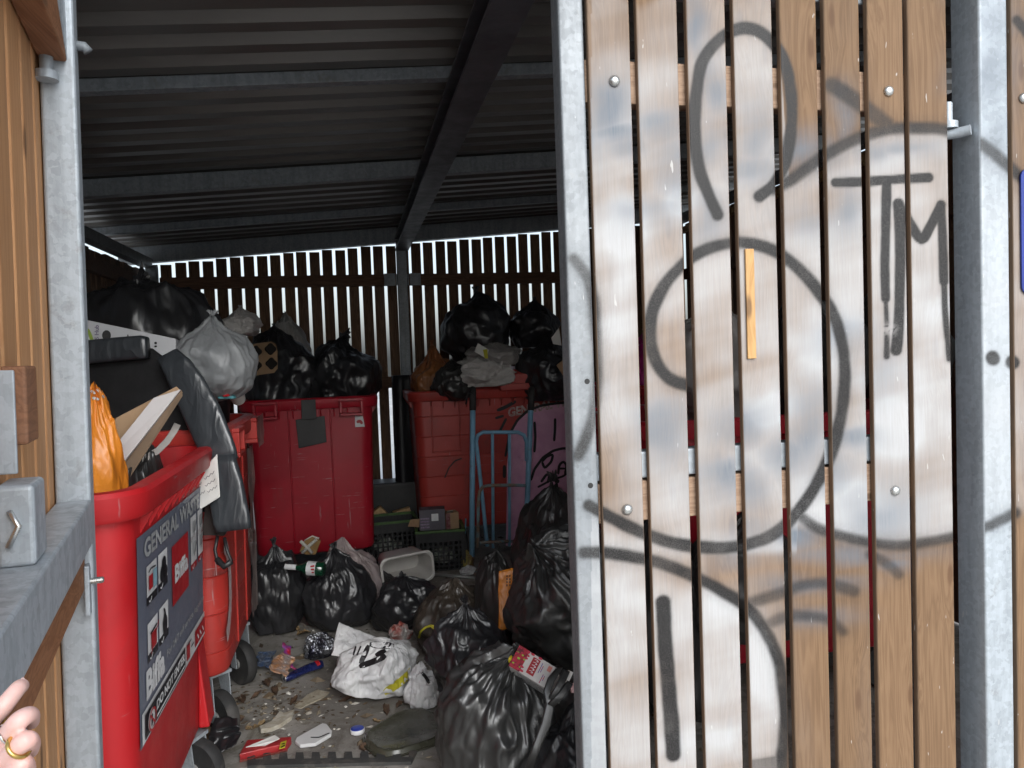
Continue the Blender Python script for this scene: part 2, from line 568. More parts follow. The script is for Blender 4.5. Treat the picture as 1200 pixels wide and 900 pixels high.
# main rafter, front to back, hung under the purlins
XB = 0.43
mb = MB()
zb = zr(XB) - 0.005
mb.box((XB - 0.055, 1.40, zb - 0.10), (XB + 0.055, YB - 0.03, zb - 0.088)).box((XB - 0.055, 1.40, zb + 0.0), (XB + 0.055, YB - 0.03, zb + 0.010)).box((XB - 0.008, 1.40, zb - 0.088), (XB + 0.008, YB - 0.03, zb))
EO = mb.build('rafter', BEAM, store, bevel=0.002)
for xx in (XL + 0.02, XR - 0.02):
    MB().box((xx - 0.04, 1.45, zr(xx) - 0.07), (xx + 0.04, YB - 0.03, zr(xx) + 0.0)).build('side_rafter', GALV_D, store, bevel=0.003)


def post(name, x, y, w, d, z1, mat=GALV_D):
    o = MB().box((x - w / 2, y - d / 2, 0.0), (x + w / 2, y + d / 2, z1)).build(name, mat, store, bevel=0.006, seg=3)
    MB().box((x - w / 2 - 0.05, y - d / 2 - 0.05, 0.003), (x + w / 2 + 0.05, y + d / 2 + 0.05, 0.013)).build('foot_plate', GALV_D, o)
    return o


XP = 0.425
bp = post('back_post', XP, YB - 0.02, 0.08, 0.08, zr(XP) - 0.03)
for sx in (-1, 1):
    mb = MB().box((XP + sx * 0.105 - 0.045, YB - 0.068, 2.065), (XP + sx * 0.105 + 0.045, YB - 0.060, 2.165))
    mb.box((XP + sx * 0.047 - 0.005, YB - 0.066, 2.07), (XP + sx * 0.047 + 0.005, YB - 0.02, 2.16))
    mb.lathe([(0.0, -0.012), (0.011, -0.012), (0.011, 0.0)], (XP + sx * 0.115, YB - 0.068, 2.115), (0, 1, 0), 6)
    mb.build('rail_bracket', GALV_D, bp, bevel=0.001)
for (x, y) in ((XL + 0.05, YB - 0.02), (XR - 0.05, YB - 0.02), (XL + 0.05, YF)):
    post('corner_post', x, y, 0.08, 0.08, zr(x) - 0.06)


def slat_run(name, p0, p1, z0, ztop, pitch, w, tk, mat, skip=(), nrm=None, jit=0.003, seed=1):
    """vertical boards along the line p0 to p1, thickness along nrm"""
    rg = random.Random(seed)
    p0, p1 = np.array(p0, float), np.array(p1, float)
    L = np.linalg.norm(p1 - p0); e = (p1 - p0) / L
    n = np.array(nrm, float)
    mb = MB()
    k = 0
    while k * pitch + w <= L + 1e-6:
        a = k * pitch + rg.uniform(-jit, jit)
        c = p0 + e * (a + w / 2)
        zt = ztop(c[0]) + rg.uniform(-0.008, 0.008) if callable(ztop) else ztop + rg.uniform(-0.006, 0.006)
        zz0 = z0 + rg.uniform(-0.006, 0.006)
        cc = np.array([c[0], c[1], (zz0 + zt) / 2]) + np.array([n[0], n[1], 0]) * rg.uniform(-0.002, 0.002)
        ang = rg.uniform(-0.0012, 0.0012)
        az = np.array([e[0] * ang, e[1] * ang, 1.0]) * (zt - zz0) / 2
        if k not in skip:
            mb.obox(cc, np.array([e[0], e[1], 0]) * w / 2, np.array([n[0], n[1], 0]) * tk / 2, az)
        k += 1
    return mb.build(name, mat, store, bevel=0.003)


PB = 0.1035
back = slat_run('back_slats', (XL, YB + 0.045), (XR + .14, YB + 0.045), 0.012, lambda x: zr(x) - 0.041, PB, PB - 0.023, 0.022, W_DARK, nrm=(0, 1), seed=3)
for (a, b) in ((XL + 0.1, XP - 0.05), (XP + 0.05, XR - 0.1)):
    for z in (2.07, 1.22, 0.35, 0.02):
        MB().box((a, YB - 0.012, z), (b, YB + 0.031, z + 0.095)).build('back_rail', W_RAILX, store, bevel=0.003)
slat_run('side_slats', (XL - 0.045, YF + 0.05), (XL - 0.045, YB), 0.012, lambda x: zr(x) - 0.075, 0.105, 0.093, 0.022, W_DARK, nrm=(1, 0), seed=4)
slat_run('side_slats', (XR + 0.045, YF + 0.05), (XR + 0.045, YB), 0.012, lambda x: zr(x) - 0.075, 0.105, 0.093, 0.022, W_DARK, nrm=(1, 0), seed=5)
for xx in (XL - 0.01, XR + 0.01):
    for z in (2.07, 1.22, 0.35):
        MB().box((xx - 0.022, YF + 0.06, z), (xx + 0.022, YB - 0.08, z + 0.095)).build('side_rail', W_RAILX, store, bevel=0.003)
slat_run('front_slats', (XL - 0.05, YF - 0.02), (-0.72, YF - 0.02), 0.06, 2.29, 0.105, 0.089, 0.022, W_DARK, nrm=(0, 1), seed=6)
MB().box((XL + 0.1, YF - 0.008, 2.0), (-0.73, YF + 0.032, 2.09)).build('front_rail', W_RAILX, store)

MB().rings([[(XR - .05, y, zr(XR) - .17), (XR + .0, y, zr(XR) - .17), (XR + .0, y, zr(XR) - .12), (XR - .05, y, zr(XR) - .12)] for y in (YF + .1, YB - .1)], True, True, True).build('top_batten', W_PALE, store)
# ------------------------------------------------------------------ spray paint, in the plane of the store front
DK = [  # centre line, width, softness, strength
    ([(841, 252), (830, 227), (820, 200), (815, 167), (814, 133), (817, 100), (823, 73), (837, 52), (853, 39), (870, 33), (887, 36), (903, 48), (917, 68), (925, 97), (928, 133), (925, 167), (918, 195), (907, 216), (890, 230)], 12.5, 3.2, .97),
    ([(905, 222), (925, 212), (942, 200), (963, 185), (987, 171), (1013, 159), (1043, 151), (1073, 150), (1107, 152), (1150, 169), (1183, 196), (1205, 215)], 12, 6, .86),
    ([(975, 100), (990, 109), (1008, 122), (1026, 136), (1040, 147)], 16, 7, .80),
    ([(979, 214), (1010, 213), (1050, 210), (1088, 208)], 9.5, 2, .97),
    ([(1039, 214), (1038, 260), (1037, 310), (1038, 350)], 9.5, 2, .97), ([(1038, 350), (1039, 385), (1039, 418)], 4.5, 2, .95),
    ([(1053, 239), (1055, 290), (1054, 350), (1053, 385), (1050, 410)], 11, 2, .97),
    ([(1053, 239), (1066, 262), (1080, 280), (1091, 264), (1103, 240)], 10, 2, .97),
    ([(1103, 240), (1105, 290), (1106, 330)], 9, 2, .97), ([(1106, 330), (1108, 370), (1112, 421)], 5.5, 2, .95),
    ([(807, 452), (783, 443), (768, 421), (762, 393), (765, 363), (777, 337), (793, 317), (813, 300), (837, 289), (867, 284), (897, 290), (920, 302), (940, 319), (960, 343), (977, 370), (986, 400), (990, 433), (988, 473), (981, 507), (970, 540), (957, 567), (940, 593), (923, 612), (905, 627), (883, 636), (850, 642), (810, 640), (777, 633), (743, 620), (710, 603), (690, 592)], 12.5, 4.2, .93),
    ([(672, 303), (687, 323), (695, 350), (698, 383), (700, 433), (697, 477), (688, 510), (678, 534)], 11, 6, .80),
    ([(684, 648), (710, 648), (737, 652), (767, 658), (793, 667), (823, 680), (850, 695), (877, 713), (897, 740), (910, 767), (917, 800), (920, 833), (918, 870), (914, 905)], 12.5, 5, .93),
    ([(880, 899), (917, 893), (940, 900)], 12, 5, .85),
    ([(932, 600), (947, 612), (960, 620), (985, 628), (1020, 636), (1047, 639), (1070, 638), (1113, 630), (1155, 618), (1190, 601)], 10, 6, .82),
    ([(880, 707), (900, 700), (917, 695), (940, 686), (970, 684), (1000, 693)], 11, 7, .70),
    ([(893, 735), (917, 724), (940, 721), (970, 726), (988, 740)], 10, 7, .65),
    ([(1020, 650), (1037, 659), (1053, 673)], 10, 6, .65),
    ([(777, 706), (779, 750), (783, 800), (787, 850), (789, 884)], 15.5, 3.5, .96),
    ([(1163, 419), (1163.5, 420)], 15, 3, .97), ([(1186, 424), (1187, 425)], 13, 3, .97),
    ([(1192, 24), (1204, 38)], 11, 4, .9),
]
HAZE = [(712, 128, 26, 34, .55), (722, 160, 30, 12, .45), (735, 172, 22, 14, .4), (775, 150, 28, 18, .45), (790, 195, 26, 50, .40), (700, 150, 18, 40, .3),
        (760, 250, 40, 16, .35), (820, 30, 14, 34, .42), (838, 110, 16, 24, .5), (832, 165, 14, 26, .42), (885, 160, 18, 32, .42), (880, 200, 30, 18, .40),
        (832, 258, 24, 24, .35), (945, 180, 30, 22, .55), (985, 140, 12, 30, .45), (1025, 180, 24, 14, .4), (990, 245, 22, 26, .45), (945, 260, 30, 22, .35),
        (1060, 175, 40, 10, .35), (868, 500, 30, 22, .50), (850, 560, 30, 24, .45), (785, 500, 24, 40, .42), (880, 575, 22, 22, .40), (945, 500, 24, 40, .5),
        (930, 530, 26, 24, .4), (1005, 515, 26, 12, .4), (1040, 600, 34, 40, .35), (985, 555, 20, 20, .35), (990, 400, 40, 20, .28), (1000, 650, 80, 10, .40),
        (938, 632, 20, 12, .5), (870, 612, 24, 16, .4), (855, 655, 30, 10, .35), (955, 686, 45, 10, .45), (950, 726, 40, 11, .42), (1045, 664, 22, 10, .45), (1025, 430, 22, 40, .28), (1160, 70, 30, 80, .45), (1170, 150, 16, 60, .35)]
BRIGHT = [(740, 265, 26, 34, .5), (795, 240, 14, 16, .95), (800, 640, 120, 14, .35), (745, 700, 60, 30, .30), (850, 720, 50, 26, .45), (890, 790, 26, 60, .40), (830, 870, 60, 22, .35), (720, 760, 40, 30, .2), (905, 480, 26, 20, .8), (1050, 510, 24, 30, .8), (1055, 400, 50, 60, .3), (960, 400, 40, 60, .3), (1000, 590, 60, 26, .6), (730, 350, 20, 70, .3), (1165, 420, 40, 150, .3)]


def smooth_pts(pts):
    if len(pts) < 3: return pts
    P = [np.array(p, float) for p in pts]
    out = []
    for i in range(len(P) - 1):
        a, b, c, d = P[max(i - 1, 0)], P[i], P[i + 1], P[min(i + 2, len(P) - 1)]
        for k in range(4):
            t = k / 4
            out.append(.5 * (2 * b + (c - a) * t + (2 * a - 5 * b + 4 * c - d) * t * t + (3 * b - a - 3 * c + d) * t ** 3))
    return out + [P[-1]]


def poly_dist(x, y, pts):
    d = np.full(len(x), 1e9)
    for (ax, ay), (bx, by) in zip(pts[:-1], pts[1:]):
        vx, vy = bx - ax, by - ay
        t = np.clip(((x - ax) * vx + (y - ay) * vy) / (vx * vx + vy * vy + 1e-9), 0, 1)
        d = np.minimum(d, np.hypot(x - ax - t * vx, y - ay - t * vy))
    return d


def interp(x, xs, ys):
    return np.interp(x, xs, ys)


def paint_layer(P):
    """spray marks at world points of the store front: n x 3 (dark, white, mist)"""
    x, y, _ = proj(P)
    n = len(x)
    Q = np.stack([x, y, np.zeros(n)], 1)
    wob = noise(Q / 55.0) * 1.8 + noise(Q / 17.0) * .9
    dark = np.zeros(n)
    for pts, w, s, a in DK:
        w = w + 1.2
        d = poly_dist(x, y, smooth_pts(pts)) + wob * .55
        av = np.clip(a * (1.06 + .16 * noise(Q / 48.0 + 1.7) + .06 * noise(Q / 11.0)), 0, .99) if s > 2.5 else a
        dark = np.maximum(dark, av * (1 - sstep(w / 2 - s * .55, w / 2 + s * .95, d)))
        dark = np.maximum(dark, .30 * a * (1 - sstep(0, w / 2 + s * 2.8, d)) * (1 + .6 * noise(Q / 3.0)))
    # white ground coat
    ca, sa = math.cos(R_(-17)), math.sin(R_(-17))
    U = np.stack([(x * ca + y * sa) / 230.0, (-x * sa + y * ca) / 34.0, np.full(n, 3.3)], 1)
    band = noise(U) * .42 + noise(U * 1.7) * .16 + noise(U * np.array([.8, 3.5, 1])) * .10
    cloud = noise(Q / 85.0 + 7.7) * .6 + noise(Q / 34.0 + 3.1) * .3
    white = .52 + .40 * band + .34 * cloud
    # bare timber: above the brow line, and under the lower curves
    brow = interp(x, [0, 690, 750, 800, 850, 905, 925, 963, 1013, 1043, 1107, 1150, 1205], [-200, -30, 10, -20, -40, -60, 214, 186, 160, 151, 152, 168, 215])
    foot = interp(x, [0, 690, 880, 905, 935, 960, 985, 1047, 1113, 1190], [2000, 2000, 2000, 1200, 618, 624, 632, 642, 632, 603])
    white *= sstep(-8, 10, y - brow) * sstep(-8, 10, foot - y)
    lo = (x > 815) & (x < 940) & (y > 640)
    arc = interp(x, [800, 823, 850, 877, 897, 910, 917], [668, 680, 695, 713, 740, 767, 860])
    bare = sstep(-4, 8, arc - y) * sstep(642, 654, y) * sstep(815, 835, x)
    white *= 1 - .85 * bare
    white *= 1 - .75 * sstep(912, 922, x) * sstep(640, 655, y)
    for (cx, cy, rx, ry, a) in BRIGHT:
        white += a * np.exp(-(((x - cx) / rx) ** 2 + ((y - cy) / ry) ** 2)) * (1 + cloud)
    # thin coat near the top of the first boards
    white *= .45 + .55 * sstep(20, 170, y + cloud * 60 + (x - 690) * .15)
    white *= 1 - .75 * np.exp(-((y - 560) / 45.0) ** 2) * sstep(760, 700, x)
    white *= np.where(x < 693, .32, np.where(x > 1149, .48, 1.0))
    mist = np.zeros(n)
    for (cx, cy, rx, ry, a) in HAZE:
        mist = np.maximum(mist, 1.5 * a * np.exp(-(((x - cx + 26 * cloud) / (rx * 1.2)) ** 2 + ((y - cy + 22 * band) / (ry * 1.2)) ** 2)) * (1.0 + .9 * cloud + .8 * band))
    dark *= 1 - .8 * np.exp(-(((x - 1041) / 9) ** 2 + ((y - 386) / 7) ** 2)) * (noise(Q / 4.0) > -.15)
    return np.stack([np.clip(dark, 0, 1), np.clip(white, 0, .88), np.clip(mist, 0, .88)], 1)


def set_paint(o, col):
    at = o.data.color_attributes.new('paint', 'FLOAT_COLOR', 'POINT')
    a = np.ones((len(o.data.vertices), 4), np.float32)
    a[:, :3] = col
    at.data.foreach_set('color', a.ravel())


def painted_bars(name, bars, mat, parent, r=0.004, step=0.0032):
    """upright bars with a rounded front, dense enough to carry the spray marks; bars: (x0, x1, yfront, depth, z0, z1, lean)"""
    V, F, C = [], [], []
    for (x0, x1, yf, dp, z0, z1, lean) in bars:
        xs = np.linspace(x0 + r, x1 - r, max(6, int((x1 - x0) / step)))
        prof = [(x0, yf + dp)] + [(x0, yf + dp * .5), (x0, yf + r)]
        prof += [(x0 + r - r * math.cos(a), yf + r - r * math.sin(a)) for a in (.5, 1.05)]
        nf0 = len(prof) - 1
        prof += [(xx, yf) for xx in xs]
        nf1 = len(prof) + 1
        prof += [(x1 - r + r * math.cos(a), yf + r - r * math.sin(a)) for a in (1.05, .5)]
        prof += [(x1, yf + r), (x1, yf + dp * .5), (x1, yf + dp)]
        m = len(prof)
        zs = np.concatenate([[z0], np.arange(max(z0 + .01, .5), z1 - .004, step * 1.2), [z1 - .002, z1]])
        base = sum(len(v) for v in V)
        pa = np.array(prof)
        G = np.zeros((len(zs), m, 3))
        G[:, :, 0] = pa[None, :, 0] + (zs[:, None] - 1.4) * lean
        G[:, :, 1] = pa[None, :, 1]
        G[:, :, 2] = zs[:, None]
        G[-1, :, 1] += np.where(pa[:, 1] <= yf + 1e-6, .002, 0)
        V.append(G.reshape(-1, 3))
        col = np.zeros((len(zs), m, 3))
        fr = slice(nf0, nf1)
        col[:, fr] = paint_layer(G[:, fr].reshape(-1, 3)).reshape(len(zs), -1, 3)
        col[:, :nf0, 1] = 0.06
        C.append(col.reshape(-1, 3))
        I = base + np.arange(len(zs) - 1)[:, None] * m + np.arange(m - 1)[None, :]
        Q = np.stack([I, I + 1, I + m + 1, I + m], -1).reshape(-1, 4)
        F += [tuple(q) for q in Q.tolist()]
        top = base + (len(zs) - 1) * m
        F.append(tuple(range(top, top + m)))
        F += [(base + j * m, base + (j + 1) * m, base + (j + 1) * m + m - 1, base + j * m + m - 1) for j in range(len(zs) - 1)]
    me = bpy.data.meshes.new(name)
    me.from_pydata(np.concatenate(V).tolist(), [], F)
    o = link(name, me, mat, parent, auto=50)
    set_paint(o, np.concatenate(C))
    return o


# closed gate leaf
YS = 1.592                                                   # face of the boards
gate = thing('slatted_gate', 'closed slatted timber gate sprayed with a white and black cartoon face', 'gate', (0, 0, 0))


def px_x(px, py, y):
    return at_y(px, py, y)[0]


edges = [(694, 745), (751, 800.5), (808.5, 855.5), (863.5, 910.5), (917, 961.5), (968.5, 1011.5), (1018, 1061.5), (1065, 1112)]
bars = []
rg = random.Random(5)
for i, (a, b) in enumerate(edges):
    x0, x1 = px_x(a + 2.7, 300, YS), px_x(b + .7, 300, YS)
    bars.append((x0, x1, YS + rg.uniform(-.0015, .0015), .015, .11, 2.288 + rg.uniform(-.004, .004), rg.uniform(-.001, .001)))
print('slat widths', [round(b[1] - b[0], 4) for b in bars], [round(bars[i + 1][0] - bars[i][1], 4) for i in range(7)])
painted_bars('slat_panel', bars, W_DOOR, gate)
GX0, GX1 = px_x(664, 300, YS), bars[-1][1]
YR = YS + .0185
painted_bars('stile', [(GX0, GX0 + .056, YS + .004, .056, .10, 2.36, 0.0)], GALV_P, gate, r=.005)
MB().box((GX1 - .068, YR + .002, .10), (GX1 - .014, YR + .05, 2.27)).build('stile', GALV, gate, bevel=.004)
for (z0, z1) in ((2.262, 2.322), (1.178, 1.238), (.12, .18)):
    MB().box((GX0 + .058, YR + .002, z0), (GX1 - .070, YR + .05, z1)).build('frame_rail', GALV, gate, bevel=.004)
for (z0, z1) in ((2.012, 2.105), (1.082, 1.172), (.20, .29)):
    MB().box((GX0 + .06, YR, z0), (GX1 - .072, YR + .043, z1)).build('timber_rail', W_DOORX, gate, bevel=.003)
for (px, py) in ((720, 95), (1041, 107), (735, 597), (1049, 575)):
    c = at_y(px, py, YS - .001)
    MB().lathe([(.0125, 0), (.0125, .002), (.010, .006), (.0055, .0085), (0.0005, .009)], c, (0, -1, 0), 20).build('coach_bolt', ZINC, gate, smooth=True)
# two drilled holes in the steel stile
for (px, py) in ((688, 447), (692, 569)):
    c = at_y(px, py, YS + .0038)
    MB().lathe([(.0001, 0), (.0062, 0)], c, (0, -1, 0), 16, caps=False).build('bolt_hole', surf('drilled_hole', (.01, .01, .01), bmp=0), gate)
# stuck-on strip of bare timber
c0, c1 = at_y(872, 292, YS), at_y(885, 420, YS)
MB().box((c0[0], YS - .006, c1[2]), (c1[0], YS - .0005, c0[2])).build('packing_strip', wood('raw_strip', (.42, .235, .09), (.56, .33, .14), tone=.05), gate, bevel=.001)
# hinge eye on the hanging side
hz = at_y(1125, 158, YS + .02)
mb = MB().tube([(GX1 - .03, YS + .05, hz[2]), (GX1 + .01, YS + .03, hz[2]), (GX1 + .034, YS + .005, hz[2]), (GX1 + .050, YS - .016, hz[2] + .002)], .0125, 16)
mb.lathe([(.008, -.0), (.021, -.0), (.021, .016), (.008, .016)], (GX1 + .018, YS + .018, hz[2] + .0125), (0, 0, 1), 20)
mb.lathe([(.011, .0), (.011, .045), (.009, .048)], (GX1 + .016, YS + .018, hz[2] + .028), (0, 0, 1), 16)
mb.build('hinge_eye', GALV, gate, auto=40)

# gate post and the fixed panel beyond it
xp0, xp1 = px_x(1152, 450, YS - .03), px_x(1185, 450, YS - .03)
pp = painted_bars('gate_post', [(xp0, xp1, YS - .03, .085, 0.0, 2.45, 0.0)], GALV_Q, store, r=.006)
MB().box((xp0 - .04, YS - .07, .002), (xp1 + .04, YS + .09, .012)).build('foot_plate', GALV, pp)
fb = []
x = px_x(1189, 450, YS) + .001
for i in range(12):
    fb.append((x, x + .09, YS + rg.uniform(-.0015, .0015), .022, .08, 2.36, 0.0)); x += .105
painted_bars('front_slats', fb[:2], W_DOOR, store)
mb = MB()
for (a, b_, y, d, z0, z1, l) in fb[2:]:
    mb.box((a, y, z0), (b_, y + d, z1))
mb.build('front_slats', wood('plain_larch_slat', (.142, .082, .043), (.200, .121, .066), tone=.10), store, bevel=.003)
for z in (2.01, 1.08, .2):
    MB().box((xp1 + .004, YS + .024, z), (x, YS + .067, z + .09)).build('front_rail', W_DOORX, store)
c = at_y(1199, 115, YS - .001)
MB().lathe([(.0125, 0), (.0125, .002), (.010, .006), (.0055, .0085), (0.0005, .009)], c, (0, -1, 0), 20).build('coach_bolt', ZINC, store, smooth=True)
# header over the gates
MB().box((-1.6, YF + .03, 2.44), (3.0, YF + .11, 2.50)).build('header_beam', GALV_D, store, bevel=.004)
# post behind the open leaf
post('gate_post', -.645, 1.63, .08, .08, 2.45, GALV)

# blue plate on the panel
s = thing('blue_sign', 'blue plate with a rounded corner screwed to the slats beside the gate post', 'sign', tuple(at_y(1200, 270, YS - .006)))
p0, p1 = at_y(1196.5, 197, YS - .006), at_y(1200, 345, YS - .006)
pl = rrect(.16, p0[2] - p1[2], .022, 6)
MB().prism([(p0[0] + .08 + a - s.location.x, 0.0, (p0[2] + p1[2]) / 2 + b - s.location.z) for a, b in pl], (0, .004, 0)).build('plate', surf('blue_enamel', (.012, .035, .26), rough=(.3, .4), bmp=.02), s)
for dz in (.05, -.05):
    MB().lathe([(.005, 0), (.004, .002), (.0005, .003)], (.02, 0, dz), (0, -1, 0), 10).build('screw', ZINC, s)

# ------------------------------------------------------------------ open gate leaf, swung out towards the viewer
leaf = thing('swung_gate', 'open orange-brown slatted gate leaf on a galvanised frame seen edge-on', 'gate', (-.548 - .022, 1.543, 0), (R_(0), R_(1.2), R_(0)))
TE = np.array([.20, -.98, 0.0]); TN = np.array([.98, .20, 0.0]); TZ = np.array([0, 0, 1.0])


def lbox(mb, t0, t1, n0, n1, z0, z1):
    c = TE * (t0 + t1) / 2 + TN * (n0 + n1) / 2 + TZ * (z0 + z1) / 2
    return mb.obox(c, TE * (t1 - t0) / 2, TN * (n1 - n0) / 2, TZ * (z1 - z0) / 2)


mb = MB()
for k in range(9):
    t = .012 + k * .105
    lbox(mb, t, t + .089, -.024 + rg.uniform(-.0015, .0015), -.002, .11, 2.29)
mb.build('slat_panel', W_GATE, leaf, bevel=.004, seg=3)
LH = MB()
lbox(MB(), 0, 1, 0, 1, 0, 1)
o = lbox(MB(), 0, .055, 0, .056, .10, 2.36).build('stile', GALV, leaf, bevel=.006, seg=3)
o = lbox(MB(), .90, .955, 0, .056, .10, 2.36).build('stile', GALV, leaf, bevel=.006, seg=3)
for (z0, z1) in ((2.27, 2.33), (1.155, 1.235), (.12, .18)):
    lbox(MB(), .0552, .8998, .001, .0575, z0, z1).build('frame_rail', GALV, leaf, bevel=.004)
for (z0, z1) in ((2.015, 2.105), (1.075, 1.1545), (.20, .29)):
    lbox(MB(), .058, .898, .0, .043, z0, z1).build('timber_rail', W_GATEX, leaf, bevel=.003)
# timber block and steel bolt keeper near the free end
lbox(MB(), .36, .44, -.004, .026, 1.375, 1.480).build('timber_block', W_GATEX, leaf, bevel=.004)
mb = MB()
o = lbox(mb, .50, .506, -.035, .024, 1.345, 1.475).build('keeper_plate', GALV, leaf, bevel=.002)
bx = lbox(MB(), .46, .54, .004, .046, 1.2352, 1.335).build('bolt_housing', GALV, leaf, bevel=.006, seg=3)

q = TE * .542
MB().tube([q + TN * .020 + TZ * 1.305, q + TE * .006 + TN * .030 + TZ * 1.287, q + TE * .004 + TN * .018 + TZ * 1.262], .0036, 10).build('spring_clip', ZINC, bx, smooth=True)
# hinge pin at the top of the stile
mb = MB().lathe([(.011, -.012), (.011, .03), (.009, .034)], TE * .075 + TN * .014 + TZ * 1.995, (0, 0, 1), 14)
mb.lathe([(.019, -.010), (.019, .004)], TE * .075 + TN * .014 + TZ * 1.985, (0, 0, 1), 18)
mb.build('hinge_pin', GALV, leaf, auto=40)
mb = MB()
mb.prism([TE * .055 + TN * .026 + TZ * 2.02, TE * .055 + TN * .044 + TZ * 2.02, TE * .2 + TN * .044 + TZ * 2.12, TE * .2 + TN * .026 + TZ * 2.12], TZ * .2)
mb.build('hinge_strap', GALV, leaf)
MB().tube([TE * .02 + TN * .045 + TZ * 2.06, TE * .02 + TN * .068 + TZ * 2.06, TE * .02 + TN * .074 + TZ * 2.052], .009, 12).build('frame_bolt', GALV_D, leaf, smooth=True)
# bolted plate under the mid rail
lbox(MB(), .06, .085, .0435, .052, 1.03, 1.12).build('mending_plate', GALV, leaf, bevel=.002)
MB().lathe([(.006, 0), (.006, .02), (.004, .022)], TE * .072 + TN * .052 + TZ * 1.09, TN, 12).build('frame_bolt', ZINC, leaf)
# ------------------------------------------------------------------ bins
def red(name, col, dirt=.35, rough=(.32, .5)):
    return surf(name, col, tuple(x * .82 for x in col), scale=3, rough=rough, bmp=.08, bscale=160, bdist=.001, scratch=.75, dirt=((.10, .05, .045), 3.5, .55, dirt))


RED1 = red('bright_red_plastic', (.46, .011, .015), .25, rough=(.38, .55))
RED2 = red('crimson_plastic', (.38, .008, .022), .2)
RED3 = red('faded_red_plastic', (.44, .036, .028), .6)
RED4 = red('scuffed_red_plastic', (.42, .048, .038), .5)
RUBBER = surf('black_rubber', (.018, .018, .019), (.035, .034, .033), rough=(.6, .8), bmp=.1, dirt=((.12, .11, .10), 9, .55, .4))
GREYM = surf('cast_grey_wheel', (.22, .22, .215), (.3, .3, .29), rough=(.45, .6), metal=.4)
BLACKP = surf('black_plastic', (.012, .012, .013), (.022, .022, .023), rough=(.35, .55), bmp=.06)
BLK_SPRAY = surf('black_spray', (.012, .010, .012), bmp=.02, rough=(.5, .6))
WHT_SPRAY = surf('white_spray', (.62, .55, .55), (.5, .3, .3), scale=30, bmp=.02, rough=(.5, .6))
PINK_SPRAY = surf('pink_spray', (.72, .40, .56), (.62, .32, .48), scale=8, bmp=.05, rough=(.5, .65), dirt=((.2, .04, .08), 6, .6, .4))


def stroke(mb, pts, w, fn):
    """flat ribbon with round ends along (u, v) points; fn maps (u, v) to 3d"""
    P = [np.array(p, float) for p in pts]
    # resample
    Q = []
    for a, b in zip(P[:-1], P[1:]):
        n = max(2, int(np.linalg.norm(b - a) / (w * .6)))
        Q += [a + (b - a) * k / n for k in range(n)]
    Q.append(P[-1])
    for _ in range(2):
        Q = [Q[0]] + [(Q[i - 1] + 2 * Q[i] + Q[i + 1]) / 4 for i in range(1, len(Q) - 1)] + [Q[-1]]
    L, R = [], []
    for i, q in enumerate(Q):
        t = Q[min(i + 1, len(Q) - 1)] - Q[max(i - 1, 0)]
        t /= np.linalg.norm(t) + 1e-9
        n = np.array([-t[1], t[0]])
        k = .6 if i in (0, len(Q) - 1) else 1
        L.append(q + n * w / 2 * k); R.append(q - n * w / 2 * k)
    m = len(Q)
    V = [fn(*p) for p in L + R]
    if any(v is None for v in V):
        ok = [i for i in range(m) if V[i] is not None and V[i + m] is not None]
        if len(ok) < 2: return mb
        L2 = [V[i] for i in ok] + [V[i + m] for i in ok]
        k = len(ok)
        return mb.add(L2, [(i, i + 1, i + 1 + k, i + k) for i in range(k - 1) if ok[i + 1] == ok[i] + 1])
    return mb.add(V, [(i, i + 1, i + 1 + m, i + m) for i in range(m - 1)])


